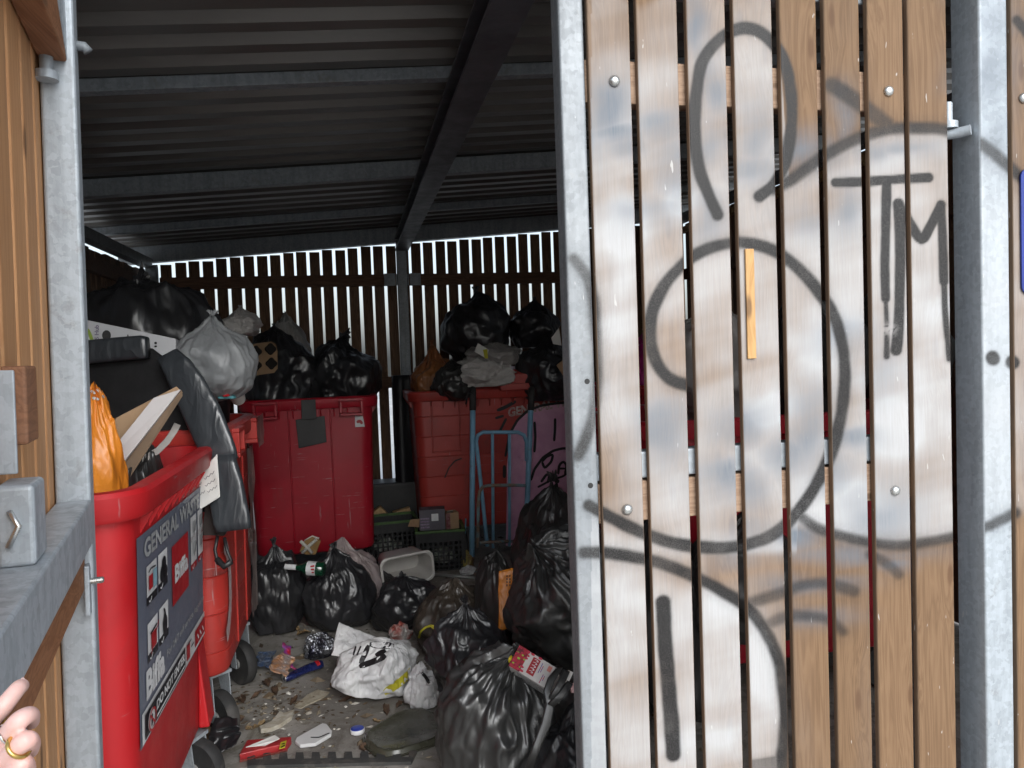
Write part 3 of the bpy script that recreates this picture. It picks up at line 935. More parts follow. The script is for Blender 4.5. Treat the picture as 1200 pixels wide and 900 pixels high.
def make_bin(label, loc, rotz, W, D, zrim, mat, ribbed=False, pockets=True, taper=.90, z0=.215, group='wheeled waste bins', inset=.12, swing=None):
    t = thing('waste_bin', label, 'wheelie bin', loc, (0, 0, rotz), group)
    H = zrim - z0

    def dims(z):
        k = taper + (1 - taper) * min(1, max(0, (z - z0) / H))
        return W * k, D * k
    R = []

    def ring(z, grow=0.0, r=.075):
        w, d = dims(z)
        return [(x, y, z) for x, y in rrect(w + 2 * grow, d + 2 * grow, r + max(grow, 0), 6)]
    R.append(ring(z0, -.03, .06)); R.append(ring(z0 + .012, -.008, .07)); R.append(ring(z0 + .03))
    zs = np.arange(z0 + .10, zrim - .10, .145 if ribbed else .26)
    for z in zs:
        if ribbed:
            R += [ring(z - .004), ring(z, -.004), ring(z + .004)]
        else:
            R.append(ring(z))
    zl = zrim - .075
    R += [ring(zl), ring(zl + .002, .030), ring(zl + .012, .036), ring(zrim - .014, .038), ring(zrim - .003, .030), ring(zrim, .018), ring(zrim - .003, -.008), ring(zrim - .05, -.012), ring(.62, -.012)]
    # gussets under the rim
    mb = MB().rings(R, True, True, True)
    for sgn in (-1, 1):
        w, d = dims(zl)
        for u in np.arange(-W / 2 + .13, W / 2 - .10, .085):
            for k in (-1, 1):
                y0 = sgn * (d / 2 - .002)
            mb.prism([(u - .004, y0, zl - .055), (u - .004, y0, zl - .001), (u - .004, y0 + sgn * .033, zl - .001)], (.008, 0, 0))
        for u in np.arange(-D / 2 + .13, D / 2 - .10, .085):
            x0 = sgn * (w / 2 - .002)
            mb.prism([(x0, u - .004, zl - .055), (x0, u - .004, zl - .001), (x0 + sgn * .033, u - .004, zl - .001)], (0, .008, 0))
    mb.build('body', mat, t, auto=35)

    def front(u, z, off=0.0):
        w, d = dims(z)
        return np.array([u, -d / 2 - off, z])
    if pockets:
        for s in (-1, 1):
            u = s * (W / 2 - .135)
            mb = MB()
            a, b, h0, h1, th = u - .075, u + .075, zrim - .125, zrim - .012, .018
            yb = -D / 2 - .0385
            for (x0, x1, q0, q1) in ((a, b, h0, h0 + th), (a, b, h1 - th, h1), (a, a + th, h0 + th, h1 - th), (b - th, b, h0 + th, h1 - th)):
                mb.box((x0, yb - .022, q0), (x1, yb + .05, q1))
            mb.build('grab_handle', mat, t, bevel=.004)
        for s in (-1, 1):
            u = s * (W / 2 - .27)
            MB().add([front(u - .006, z0 + .05, .0005), front(u + .006, z0 + .05, .0005), front(u + .006, zrim - .08, .0005), front(u - .006, zrim - .08, .0005), front(u - .002, z0 + .05, .007), front(u + .002, z0 + .05, .007), front(u + .002, zrim - .08, .007), front(u - .002, zrim - .08, .007)],
                     [(0, 1, 5, 4), (1, 2, 6, 5), (2, 3, 7, 6), (3, 0, 4, 7), (4, 5, 6, 7)]).build('stiffening_rib', mat, t)
    w, d = dims(z0)
    for sx in (-1, 1):
        for sy in (-1, 1):
            cx, cy = sx * (w / 2 - .12), sy * (d / 2 - inset)
            a = random.uniform(-.5, .5) if swing is None or sy > 0 else swing
            e = np.array([math.cos(a), math.sin(a), 0]); n = np.array([-e[1], e[0], 0])
            c = np.array([cx, cy, 0])
            mb = MB()
            mb.obox(c + [0, 0, z0 - .010], e * .05, n * .045, np.array([0, 0, .006]))
            for k in (-1, 1):
                q = c + n * k * .034
                mb.prism([q + e * .045 + [0, 0, z0 - .016], q - e * .045 + [0, 0, z0 - .016], q - e * .055 + [0, 0, .085], q - e * .015 + [0, 0, .085]], n * .004 * k)
            fk = mb.build('caster', GALV, t)
            wc = c - e * .036 + [0, 0, .10]
            MB().lathe([(.060, -.022), (.092, -.024), (.0985, -.016), (.100, 0), (.0985, .016), (.092, .024), (.060, .022)], wc, n, 32).build('tyre', RUBBER, fk, auto=40)
            MB().lathe([(.012, -.030), (.022, -.030), (.024, -.010), (.052, -.012), (.0605, -.021), (.0605, .021), (.052, .012), (.024, .010), (.022, .030), (.012, .030)], wc, n, 28).build('hub', GREYM, fk, auto=40)
    return t, front, dims


# bin with the printed label, against the open leaf (its front looks across the doorway)
B1X0, B1X1, B1Y0, B1Y1 = -1.50, -.535, 1.905, 2.885
b1, f1, d1 = make_bin('bright red wheelie bin with a grey printed waste label on its side', ((B1X0 + B1X1) / 2, (B1Y0 + B1Y1) / 2, 0), R_(90), B1Y1 - B1Y0, B1X1 - B1X0, 1.185, RED1, pockets=False, inset=.045, swing=R_(62), taper=.93)
LW0, LW1, LZ0, LZ1 = -.41, .395, .525, 1.052
LBL = surf('grey_label_vinyl', (.135, .145, .19), (.115, .125, .165), scale=2, rough=(.3, .45), bmp=.03, dirt=((.3, .29, .28), 8, .62, .3))
L_W = surf('label_white', (.72, .72, .73), rough=(.35, .5), bmp=.02)
L_R = surf('label_red', (.42, .012, .018), rough=(.35, .5), bmp=.02)
L_K = surf('label_black', (.015, .015, .02), rough=(.35, .5), bmp=.02)
L_G = surf('label_silver', (.42, .43, .44), rough=(.35, .5), bmp=.02)


def lab(off):
    return lambda u, v: f1(LW0 + u * (LW1 - LW0), LZ1 - v * (LZ1 - LZ0), off)


def patch(mb, u0, v0, u1, v1, fn, n=1):
    return mb.add([fn(u0, v1), fn(u1, v1), fn(u1, v0), fn(u0, v0)], [(0, 1, 2, 3)])


def ltext(mb, s, u0, v0, u1, v1, fn, bold=.02):
    text_on(mb, s, u0, -v1, u1, -v0, lambda u, v: fn(u, -v), bold)


label_o = patch(MB(), 0, 0, 1, 1, lab(.003)).build('waste_label', LBL, b1)
mw, mr, mk, mg = MB(), MB(), MB(), MB()
ltext(mg, 'GENERAL WASTE', .07, .03, .93, .125, lab(.006), .035)
for (u0, v0, u1, v1) in ((.09, .17, .215, .36), (.235, .17, .36, .36), (.09, .45, .215, .64), (.235, .45, .36, .64), (.75, .02, .86, .20), (.89, .02, .99, .20), (.75, .26, .86, .47), (.89, .26, .99, .47)):
    if v0 < .1: v0, v1 = v0 + .12, v1 + .10
    patch(mw, u0, v0, u1, v1 - .04, lab(.006))
    patch(mk if u0 < .5 else mr, u0, v1 - .038, u1, v1, lab(.006))
    stroke(mw, [(u0 + .015, v1 - .02), (u0 + .03, v1 - .008), (u0 + .05, v1 - .03)], .008, lab(.008))
# the little pictures: cup and papers, sacks, bin, tied sack, crossed boxes
mbL = MB(); mteal = MB()
patch(mr, .105, .22, .15, .29, lab(.009)); patch(mteal, .155, .21, .20, .30, lab(.009)); stroke(mk, [(.10, .20), (.13, .19), (.19, .20)], .008, lab(.009))
for (uu, vv, r) in ((.28, .28, .035), (.315, .285, .03), (.30, .235, .03)):
    mk.add([lab(.009)(uu + r * math.cos(a), vv + r * 1.3 * math.sin(a)) for a in np.linspace(0, 6.283, 13)[:-1]], [tuple(range(12))])
patch(mr, .12, .51, .185, .59, lab(.009)); stroke(mk, [(.11, .505), (.195, .495)], .012, lab(.009))
stroke(mr, [(.10, .60), (.20, .48)], .008, lab(.012))
mk.add([lab(.009)(.30 + .03 * math.sin(a) * (1 if math.cos(a) < .4 else .5), .55 - .075 * math.cos(a)) for a in np.linspace(0, 6.283, 15)[:-1]], [tuple(range(14))])
stroke(mk, [(.30, .49), (.285, .465)], .012, lab(.009))
for (uu, vv) in ((.775, .17), (.912, .17), (.775, .30), (.912, .30)):
    patch(mg, uu, vv, uu + .055, vv + .07, lab(.009)); stroke(mk, [(uu, vv + .08), (uu + .06, vv - .01)], .008, lab(.012))
# red square with the maker's word
patch(MB(), .43, .20, .70, .53, lab(.006)).build('red_square', L_R, label_o, recalc=False); ltext(mw, 'Biffa', .455, .31, .675, .415, lab(.009), .045)
ltext(mw, 'Biffa', .065, .665, .30, .81, lab(.006), .05)
ltext(mg, 'For 24/7 self service, log on to', .335, .715, .99, .765, lab(.006), .01)
# do-not-enter strip
patch(mw, .01, .835, 1, .985, lab(.006)); patch(mk, .03, .85, .60, .97, lab(.009))
ltext(mw, 'DO NOT ENTER', .155, .865, .575, .915, lab(.012), .04); stroke(mw, [(.155, .943), (.575, .943)], .012, lab(.012))
mw.add([lab(.012)(.09 + .042 * math.cos(a), .91 + .052 * math.sin(a)) for a in np.linspace(0, 6.283, 21)[:-1]], [tuple(range(20))])
stroke(mr, [(.09 + .040 * math.cos(a), .91 + .050 * math.sin(a)) for a in np.linspace(0, 6.283, 21)], .010, lab(.015)); stroke(mr, [(.062, .875), (.118, .945)], .010, lab(.015))
stroke(mk, [(.09, .885), (.09, .92), (.085, .94)], .016, lab(.0135))
patch(mr, .63, .86, .685, .955, lab(.009)); stroke(mk, [(.62, .855), (.695, .855)], .010, lab(.012)); stroke(mk, [(.71, .91), (.76, .91)], .010, lab(.009))
patch(MB(), .785, .86, .985, .96, lab(.009)).build('red_square', L_R, label_o, recalc=False)
for q in (.81, .86, .91): stroke(mw, [(q, .89), (q + .03, .93)], .012, lab(.012))
for (m_, ma, nm) in ((mw, L_W, 'white_lettering'), (mr, L_R, 'red_lettering'), (mk, L_K, 'black_lettering'), (mg, L_G, 'silver_lettering'), (mteal, surf('label_teal', (.25, .42, .5), bmp=0), 'teal_lettering')):
    m_.build(nm, ma, label_o, recalc=False)
# raised moulding at the foot of the front
w, d = d1(.4)
MB().prism([f1(.30, .24, .0), f1(.30, .24, .035), f1(.30, .52, .001)], (.10, 0, 0)).build('foot_moulding', RED1, b1, bevel=.006)

# second bin in the line
b3, f3, d3 = make_bin('faded red wheelie bin with a sprayed white ring, behind the labelled bin', (-1.12, 3.385, 0), R_(90), .80, 1.24, 1.235, RED3, ribbed=True, pockets=True, taper=.97, z0=.28, inset=.07, swing=R_(40))
ff = lambda u, z: f3(u, z, .004)
mb = MB()
stroke(mb, [(-.415 + .125 * math.cos(a), .62 + .17 * math.sin(a)) for a in np.linspace(-1.5, 1.5, 24)], .062, ff)
stroke(mb, [(-.33, .95), (-.325, .90)], .03, ff)
mb.build('spray_ring', WHT_SPRAY, b3, recalc=False)
FILM_OLD = film('torn_clear_film', (.34, .28, .26), (.22, .15, .14), rough=(.25, .5), alpha=.62)
mb = MB()
q0 = f3(.33, 1.10, .016)
xs = np.linspace(.24, .435, 10); zs_ = np.linspace(.30, 1.08, 40)
G = [[f3(x, z, .012 + .012 * float(noise(np.array([[x * 14, z * 7, 2.]]))[0])) for x in xs] for z in zs_]
mb.rings(G, closed=False)
mb.build('film_strip', FILM_OLD, b3, smooth=True, recalc=False)
mb = MB()
G = [[f3(x, z, .066 + .008 * float(noise(np.array([[x * 18, z * 18, 5.]]))[0])) for x in np.linspace(.19, .425, 10)] for z in np.linspace(1.085, 1.23, 8)]
mb.rings(G, closed=False)
mb.build('film_scrap', FILM_OLD, b3, smooth=True, recalc=False)

# crimson bin, short side towards the doorway
p = at_y(363, 460, 5.0)
b2, f2, d2 = make_bin('clean crimson wheelie bin heaped with black sacks, a black tag on its side', (p[0] - .01, 5.62, 0), 0, .80, 1.22, 1.235, RED2, pockets=True, taper=.93)
mb = MB()
fa = lambda u, v: f2(u, v, .006)
mb.prism([f2(-.045, 1.225, .041), f2(.045, 1.225, .041), f2(.045, 1.10, .041), f2(-.045, 1.10, .041)], (0, -.004, 0))
mb.prism([f2(-.085, 1.10, .012), f2(.095, 1.115, .012), f2(.10, .945, .012), f2(-.075, .915, .012)], (0, -.006, 0))
mb.build('black_tag', BLACKP, b2, bevel=.002)
st = MB().prism([f2(.285, 1.105, .004), f2(.335, 1.10, .004), f2(.345, 1.03, .004), f2(.283, 1.03, .004)], (0, -.002, 0)).build('torn_sticker', L_W, b2)
stroke(MB(), [(.295, 1.06), (.315, 1.075), (.33, 1.05)], .02, lambda u, v: f2(u, v, .008)).build('sticker_print', L_R, st)

# scuffed bin in the corner, long side towards the doorway, half painted pink
X40 = at_y(489, 520, 5.42)[0]
W4 = 1.26
b4, f4, d4 = make_bin('scuffed red wheelie bin half sprayed pink with black scrawl, behind the blue sack truck', (X40 + W4 / 2 - .02, 5.42 + .41, 0), 0, W4, .82, 1.225, RED4, ribbed=True, pockets=False, taper=.94)


def on4(px, py):
    q = at_y(px, py, 5.43)
    return q[0] - b4.location.x, q[2]


def fn4(off):
    def f(px, py):
        u, z = on4(px, py)
        return f4(u, z, off)
    return f


pk = [(593, 640), (594, 590), (594, 545), (597, 515), (603, 495), (613, 484), (628, 477), (645, 474), (665, 472), (688, 473), (690, 560), (690, 630)]
MB().add([fn4(.005)(*q) for q in pk], [tuple(range(len(pk)))]).build('pink_panel', PINK_SPRAY, b4)
mb = MB()
S = lambda pts, w=3.0: stroke(mb, pts, w, fn4(.009))
S([(591, 545), (591, 560)], 4); S([(592, 535), (597, 508), (606, 492), (618, 481), (634, 475), (655, 472), (690, 470)], 3)
S([(626, 494), (627, 512), (626, 530)], 3); S([(650, 490), (650, 503), (649, 517)], 3)
S([(622, 563), (626, 550), (636, 536), (648, 528), (660, 525), (675, 527), (684, 535)], 3)
S([(635, 541), (640, 535), (648, 532), (646, 541), (638, 549), (635, 541)], 3)
S([(654, 556), (655, 545), (660, 540), (664, 545), (662, 556)], 3); S([(655, 549), (662, 549)], 2.5)
S([(634, 565), (640, 556), (644, 555), (642, 566)], 3); S([(630, 571), (645, 563), (660, 558), (673, 548)], 2.5)
S([(602, 466), (608, 461), (616, 463), (618, 468)], 3); S([(582, 481), (592, 477), (604, 470)], 4); S([(580, 490), (590, 487)], 3)
S([(521, 560), (526, 548), (533, 540), (541, 537)], 1.6)
S([(593, 490), (588, 500), (584, 508)], 3)
mb.build('black_scrawl', BLK_SPRAY, b4, recalc=False)
mb = MB()
V, Fc = text_geo('GENERAL WASTE', .04)
m_ = V.max(0)
us = [fn4(.007)(595 + q[0] / m_[0] * 95, 489 - q[1] / m_[1] * 11 - q[0] / m_[0] * 18) for q in V]
mb.add(us, Fc).build('faded_lettering', surf('faded_white_print', (.55, .48, .44), (.35, .2, .18), scale=40, bmp=0), b4, recalc=False)
# moulded panel, lid and handle bar
u0, z1 = on4(504, 471); u1, z0_ = on4(541, 529)
mb = MB()
for (a, b_, c, dd) in ((u0, u1, z0_, z0_ + .012), (u0, u0 + .012, z0_, z1), (u1 - .012, u1, z0_, z1)):
    mb.prism([f4(a, c, -.001), f4(b_, c, -.001), f4(b_, dd, -.001), f4(a, dd, -.001)], (0, -.012, 0))
mb.build('moulded_panel', RED4, b4, bevel=.003)
ua, za = on4(546, 440); ub, zb_ = on4(700, 436)
mb = MB()
yl = -.41 - .045
mb.prism([(ua, yl, 1.229), (ua, yl, 1.32), (ua, yl + .05, 1.352), (ua, .35, 1.365), (ua, .43, 1.229)], (.62, 0, 0))
mb.build('lid', RED4, b4, bevel=.012, seg=3)
uc, zc = on4(584, 458); ud, zd = on4(626, 448)
MB().box((uc, yl - .028, zc), (ud, yl - .001, zd)).build('lid_handle', RED4, b4, bevel=.008, seg=3)

# bins behind the closed leaf
b5, _, _ = make_bin('red wheelie bin against the far wall behind the closed gate', (2.18, 4.95, 0), 0, 1.24, .80, 1.24, RED2, pockets=False)
b6, _, _ = make_bin('dark red wheelie bin standing just inside the closed gate', (1.70, 3.05, 0), 0, 1.30, .82, 1.20, RED2, pockets=False)
# ------------------------------------------------------------------ sacks and bags
BLK = film('black_bin_liner', (.016, .016, .0175), (.024, .024, .027), rough=(.28, .42), wr=.13, spec=.7)
BLK2 = film('dull_black_bin_liner', (.020, .0195, .019), (.032, .031, .030), rough=(.30, .46), wr=.13, spec=.8)
BLK_S = film('stretched_black_liner', (.026, .026, .026), (.034, .034, .033), rough=(.28, .42), wr=.12, spec=.9)
BRN = film('see_through_dark_liner', (.075, .060, .046), (.036, .030, .025), rough=(.25, .4), wr=.4)
GREYB = film('grey_translucent_bag', (.34, .35, .36), (.26, .27, .28), rough=(.3, .45), wr=.16, alpha=.86)
PALE = film('pale_translucent_bag', (.36, .345, .33), (.28, .26, .25), rough=(.3, .5), wr=.3, alpha=.9)
PINKB = film('pinkish_film_bag', (.40, .33, .32), (.30, .25, .25), rough=(.3, .5), wr=.35, sss=.2)
WHT = film('white_carrier_film', (.62, .62, .62), (.52, .52, .53), rough=(.3, .45), wr=.6, scale=1.7)
ORG = film('orange_carrier_film', (.70, .24, .025), (.60, .19, .02), rough=(.3, .5), wr=.35)
ORG2 = film('dull_orange_film', (.30, .12, .04), (.20, .07, .03), rough=(.3, .5), wr=.4)
CLOTH = surf('white_cloth', (.50, .48, .46), (.40, .38, .36), scale=9, rough=(.8, .95), bmp=.3, bscale=120)
BKGRP = 'black rubbish sacks'


def bag_geo(seed, nph=150, nth=104, crease=1.0, peak=.25, planes=13, sag=.72, tuft=1.0, lump=1.0, fold=1.0, tuftdir=(0, 0, 1)):
    rg = np.random.RandomState(seed)
    th = np.linspace(0.0, math.pi, nth); ph = np.linspace(0, 2 * math.pi, nph, endpoint=False)
    T, Pn = np.meshgrid(th, ph, indexing='ij')
    T, Pn = T.ravel(), Pn.ravel()
    d = np.stack([np.sin(T) * np.cos(Pn), np.sin(T) * np.sin(Pn), np.cos(T)], 1)
    R = np.ones(len(d))
    for _ in range(planes):
        n = rg.normal(size=3); n[2] *= .7; n /= np.linalg.norm(n)
        off = rg.uniform(.76, .98)
        c = np.maximum(d @ n, 1e-3)
        s = np.where(c > .2, off / c, 9.0)
        k = .07
        h = np.clip(.5 + .5 * (s - R) / k, 0, 1)
        R = s * (1 - h) + R * h - k * h * (1 - h)
    S = rg.uniform(0, 60, 3)
    R *= 1 + lump * (.13 * noise(d * 1.5 + S) + .06 * noise(d * 3.1 + S * 1.3))
    # pleats running down from the neck
    cs = np.stack([np.cos(Pn) * 2.6, np.sin(Pn) * 2.6, T * .5], 1) + S
    w = noise(d * 2.2 + S) * .9
    a1 = noise(cs + w[:, None] * .5); a2 = noise(cs * 2.3 + 9 + w[:, None])
    pl = (1 - np.clip(np.abs(a1) * 2.6, 0, 1)) ** 1.5 * .6 + (1 - np.clip(np.abs(a2) * 2.6, 0, 1)) ** 1.5 * .22
    R += fold * pl * (.115 * np.exp(-T / .8) + .030)
    # creases
    q = d * R[:, None]
    qa = q * np.array([1, 1, .6])
    for (f, A) in ((1.7, .046), (3.5, .017), (7.6, .0038), (16., .0010)):
        wq = np.stack([noise(q * f * .5 + S + 3), noise(q * f * .5 + S + 13), noise(q * f * .5 + S + 23)], 1) * .5
        nn = noise(qa * f + wq + S * .7)
        R += crease * A * ((1 - np.clip(np.abs(nn) * 2.4, 0, 1)) ** 1.4 - .35)
    th0 = .5
    t = np.clip(T / th0, 0, 1)
    R += peak * (1 - t) ** 2
    P = d * R[:, None]
    zb = -sag
    low = P[:, 2] < zb
    P[low, 2] = zb + (P[low, 2] - zb) * .10
    # collapse poles to single values
    P[:nph] = P[:nph].mean(0)
    P[-nph:] = P[-nph:].mean(0)
    F = []
    I = np.arange(nth - 1)[:, None] * nph + np.arange(nph)[None, :]
    J = np.arange(nth - 1)[:, None] * nph + (np.arange(nph) + 1)[None, :] % nph
    F = np.stack([I, I + nph, J + nph, J], -1).reshape(-1, 4).tolist()
    V = P
    if tuft > 0:
        top = P[0].copy()
        ax = np.array(tuftdir, float) + rg.normal(size=3) * .12; ax /= np.linalg.norm(ax)
        ref = np.array([1., 0, 0]) if abs(ax[0]) < .8 else np.array([0, 1., 0])
        a = np.cross(ax, ref); a /= np.linalg.norm(a); b = np.cross(ax, a)
        m, k = 90, 18
        tv = []
        pha = np.linspace(0, 2 * math.pi, m, endpoint=False)
        for i in range(k):
            s = i / (k - 1)
            r0 = (.16 * (1 - s) ** 3 + .045 + .26 * max(0, s - .18) ** 1.2) * tuft
            rip = 1 + .5 * min(1, s * 2.5) * noise(np.stack([np.cos(pha) * 2.1, np.sin(pha) * 2.1, np.full(m, s * 1.2)], 1) + S) * 1.5
            h = (-.05 + .36 * s) * tuft + .07 * tuft * s * noise(np.stack([np.cos(pha) * 2.5, np.sin(pha) * 2.5, np.full(m, 4.)], 1) + S)
            bend = a * (.10 * s * s * tuft * rg.uniform(.9, 1.1)) * (1 if seed % 2 else -1)
            tv.append(top + ax * h[:, None] + bend + (np.cos(pha)[:, None] * a + np.sin(pha)[:, None] * b * (.75)) * (r0 * rip)[:, None])
        tv = np.concatenate(tv)
        n0 = len(V)
        V = np.concatenate([V, tv])
        for i in range(k - 1):
            for j in range(m):
                jj = (j + 1) % m
                F.append([n0 + i * m + j, n0 + i * m + jj, n0 + (i + 1) * m + jj, n0 + (i + 1) * m + j])
    return V, F


def bag(box, label, mat, seed, Y=None, ry=None, floor=False, cat='bin bag', name='rubbish_sack', group=BKGRP, rot=(0, 0, 0), z0=None, ratio=.9, yc=.7, **kw):
    """sack filling the outline box (two photo corners) at store depth Y, or standing on the floor"""
    x0, y0, x1, y1 = box
    xc, yc_ = (x0 + x1) / 2, (y0 + y1) / 2
    if floor:
        Y = at_z(xc, y1, 0)[1]
    for _ in range(3):
        D = proj(at_y(xc, yc_, Y))[2]
        w = (x1 - x0) * D / FOC
        r = ry or w / 2 * ratio
        if floor: Y = at_z(xc, y1, 0)[1] + r * yc
    zb = 0.004 if floor else at_y(xc, y1, Y)[2]
    zt = at_y(xc, y0, Y)[2]
    if z0 is not None: zb = z0
    V, F = bag_geo(seed, **kw)
    if any(rot):
        V = V @ np.array(Euler(rot).to_matrix()).T
    lo, hi = V.min(0), V.max(0)
    V = (V - (lo + hi) / 2 * [1, 1, 0] - [0, 0, lo[2]]) / (hi - lo) * [w, 2 * r, zt - zb]
    c = at_y(xc, (y0 + y1) / 2, Y)
    me = bpy.data.meshes.new(name)
    me.from_pydata(V.tolist(), [], F)
    o = link(name, me, mat, None, smooth=True)
    o.location = (c[0], Y, zb)
    tag(o, label, cat, group)
    return o


def bvh_of(o):
    me = o.data
    M = o.location
    return BVHTree.FromPolygons([tuple(v.co + M) for v in me.vertices], [tuple(p.vertices) for p in me.polygons])


def drape(o, off=.002):
    """maps a photo point to the surface of o met from the front (local to o)"""
    t = bvh_of(o)
    L = np.array(o.location)

    def f(px, py):
        d = ray(px, py)
        h = t.ray_cast(Vector(EYEP), Vector(d).normalized())
        if h[0] is None: return None
        return np.array(h[0]) - d / np.linalg.norm(d) * off - L
    return f


def drape_text(mb, s, p0, p1, h, fn, bold=.03):
    """text whose baseline runs from photo point p0 to p1 with letter height h"""
    V, F = text_geo(s, bold)
    m = V.max(0)
    e = np.array(p1, float) - np.array(p0, float); n = np.array([e[1], -e[0]]) / np.linalg.norm(e)
    P = [fn(*(np.array(p0) + e * q[0] / m[0] + n * h * q[1] / m[1])) for q in V]
    ok = [f for f in F if all(P[i] is not None for i in f)]
    mb.add([p if p is not None else (0, 0, 0) for p in P], ok)


# --- on the two bins beside the labelled one
bag((70, 306, 262, 432), 'largest black sack slumped on the heap against the side wall', BLK, 21, Y=3.72, ry=.32, tuft=.4, peak=.05, sag=.6, tuftdir=(.9, 0, .3), crease=1.3, z0=1.12)
grey = bag((204, 362, 301, 472), 'knotted grey see-through bag hanging over the rim of the faded red bin', GREYB, 33, Y=3.25, ry=.17, peak=.38, tuft=.55, crease=.22, planes=5, fold=1.5, sag=1.1, lump=.7, group='pale see-through bags', cat='plastic bag', name='plastic_bag')
bag((258, 357, 306, 394), 'limp grey-brown bag tucked behind the knotted grey bag', PALE, 35, Y=3.9, ry=.2, tuft=.5, group='pale see-through bags', cat='plastic bag', name='plastic_bag', crease=1.2)
bag((303, 364, 366, 425), 'pale bag showing above the sacks on the crimson bin', PALE, 36, Y=5.75, ry=.25, tuft=0, group='pale see-through bags', cat='plastic bag', name='plastic_bag', crease=1.2, z0=1.16)
bag((280, 378, 374, 466), 'black sack on the crimson bin with a card cup carrier against it', BLK, 41, Y=5.35, ry=.30, tuft=.25, crease=1.2, z0=1.15)
bag((352, 384, 447, 462), 'crumpled black sack on the crimson bin, nearest the back post', BLK, 43, Y=5.45, ry=.34, tuft=.6, tuftdir=(.9, -.2, .1), crease=1.5, sag=.6, z0=1.15)
# --- on the scuffed bin
bag((514, 334, 602, 424), 'big tied black sack sitting high on the scuffed red bin', BLK, 51, Y=5.75, ry=.28, tuft=.5, peak=.3, crease=1.1)
bag((597, 347, 660, 408), 'smaller tied black sack at the top of the heap beside the gate edge', BLK, 53, Y=5.7, ry=.2, tuft=.45, peak=.35, crease=1.1)
bag((603, 392, 690, 470), 'shiny black sack overhanging the lid of the scuffed red bin', BLK, 55, Y=5.42, ry=.22, tuft=0, crease=1.5)
bag((503, 420, 560, 470), 'small dark sack under the white cloth', BLK2, 57, Y=5.45, ry=.16, tuft=.3, crease=1.5)
bag((480, 398, 532, 458), 'brown-orange carrier bag on the corner of the scuffed bin', ORG2, 58, Y=5.75, ry=.22, tuft=.5, name='carrier_bag', cat='carrier bag', group='carrier bags', crease=1.6, z0=1.12)
bag((540, 398, 612, 428), 'clear crinkled bag of litter under the big tied sack', PALE, 59, Y=5.55, ry=.2, tuft=0, name='plastic_bag', cat='plastic bag', group='pale see-through bags', crease=1.7)
cl = bag((519, 414, 610, 453), 'white cloth drooping over the edge of the scuffed red bin', CLOTH, 61, Y=5.48, ry=.2, tuft=0, name='white_cloth', cat='cloth', group=None, crease=2.2, lump=1.6, planes=6)
# --- floor, along the crimson bin
A_ = bag((291, 630, 361, 746), 'upright black sack on the floor at the corner of the crimson bin', BLK, 71, floor=True, peak=.2, tuft=.5, crease=1.0)
B_ = bag((354, 634, 441, 741), 'round tied black sack on the floor beside a green bottle', BLK, 73, floor=True, peak=.3, tuft=.55, crease=1.0, fold=1.4)
C_ = bag((434, 668, 520, 744), 'low black sack in front of the white tub', BLK, 75, floor=True, peak=.15, tuft=.4, tuftdir=(-.6, -.2, .6), crease=1.1)
D_ = bag((484, 676, 584, 778), 'brown-tinged dark sack with yellow drawstring', BRN, 77, floor=True, peak=.12, tuft=0, crease=.8, ratio=.8)
I_ = bag((553, 636, 616, 742), 'slim dark sack with the orange carrier tucked against it', BLK2, 79, Y=3.55, ry=.17, peak=.1, tuft=.4, crease=.7, z0=.004)
H_ = bag((598, 550, 705, 680), 'bulging black sack at the top of the floor heap under the pink paint', BLK2, 81, Y=3.45, ry=.26, peak=.15, tuft=.6, tuftdir=(-.1, -.6, .6), crease=.9, z0=.30)
H2 = bag((600, 650, 720, 800), 'black sack buried in the middle of the floor heap', BLK2, 83, Y=3.40, ry=.25, peak=.1, tuft=0, z0=.004)
G_ = bag((592, 612, 752, 800), 'large slack black sack leaning on the steel gate edge', BLK_S, 85, Y=2.62, ry=.24, peak=.15, tuft=0, crease=.9, fold=2.0, planes=8, rot=(0, R_(-38), R_(20)), z0=.35)
G2 = bag((600, 720, 760, 900), 'black sack underneath the large slack sack', BLK2, 86, Y=2.75, ry=.25, tuft=0, z0=.004)
E_ = bag((496, 700, 600, 812), 'crumpled black liner between the brown-tinged sack and the front sack', BLK, 87, Y=2.80, ry=.16, peak=.2, tuft=.5, crease=2.0, lump=1.3, z0=.20)
E2 = bag((515, 770, 610, 900), 'black sack hidden under the crumpled liner', BLK2, 88, Y=2.85, ry=.18, tuft=0, z0=.004)
F_ = bag((510, 752, 650, 945), 'tight shiny black sack at the front of the floor heap', BLK_S, 89, Y=2.36, ry=.20, peak=.12, tuft=.35, crease=.7, fold=2.6, planes=7, rot=(0, R_(24), R_(-30)), z0=.004)
J_ = bag((615, 812, 730, 960), 'crinkled black sack low beside the gate edge', BLK, 91, Y=2.22, ry=.18, peak=.2, tuft=.4, tuftdir=(.2, -.4, .8), crease=1.8, z0=.004)
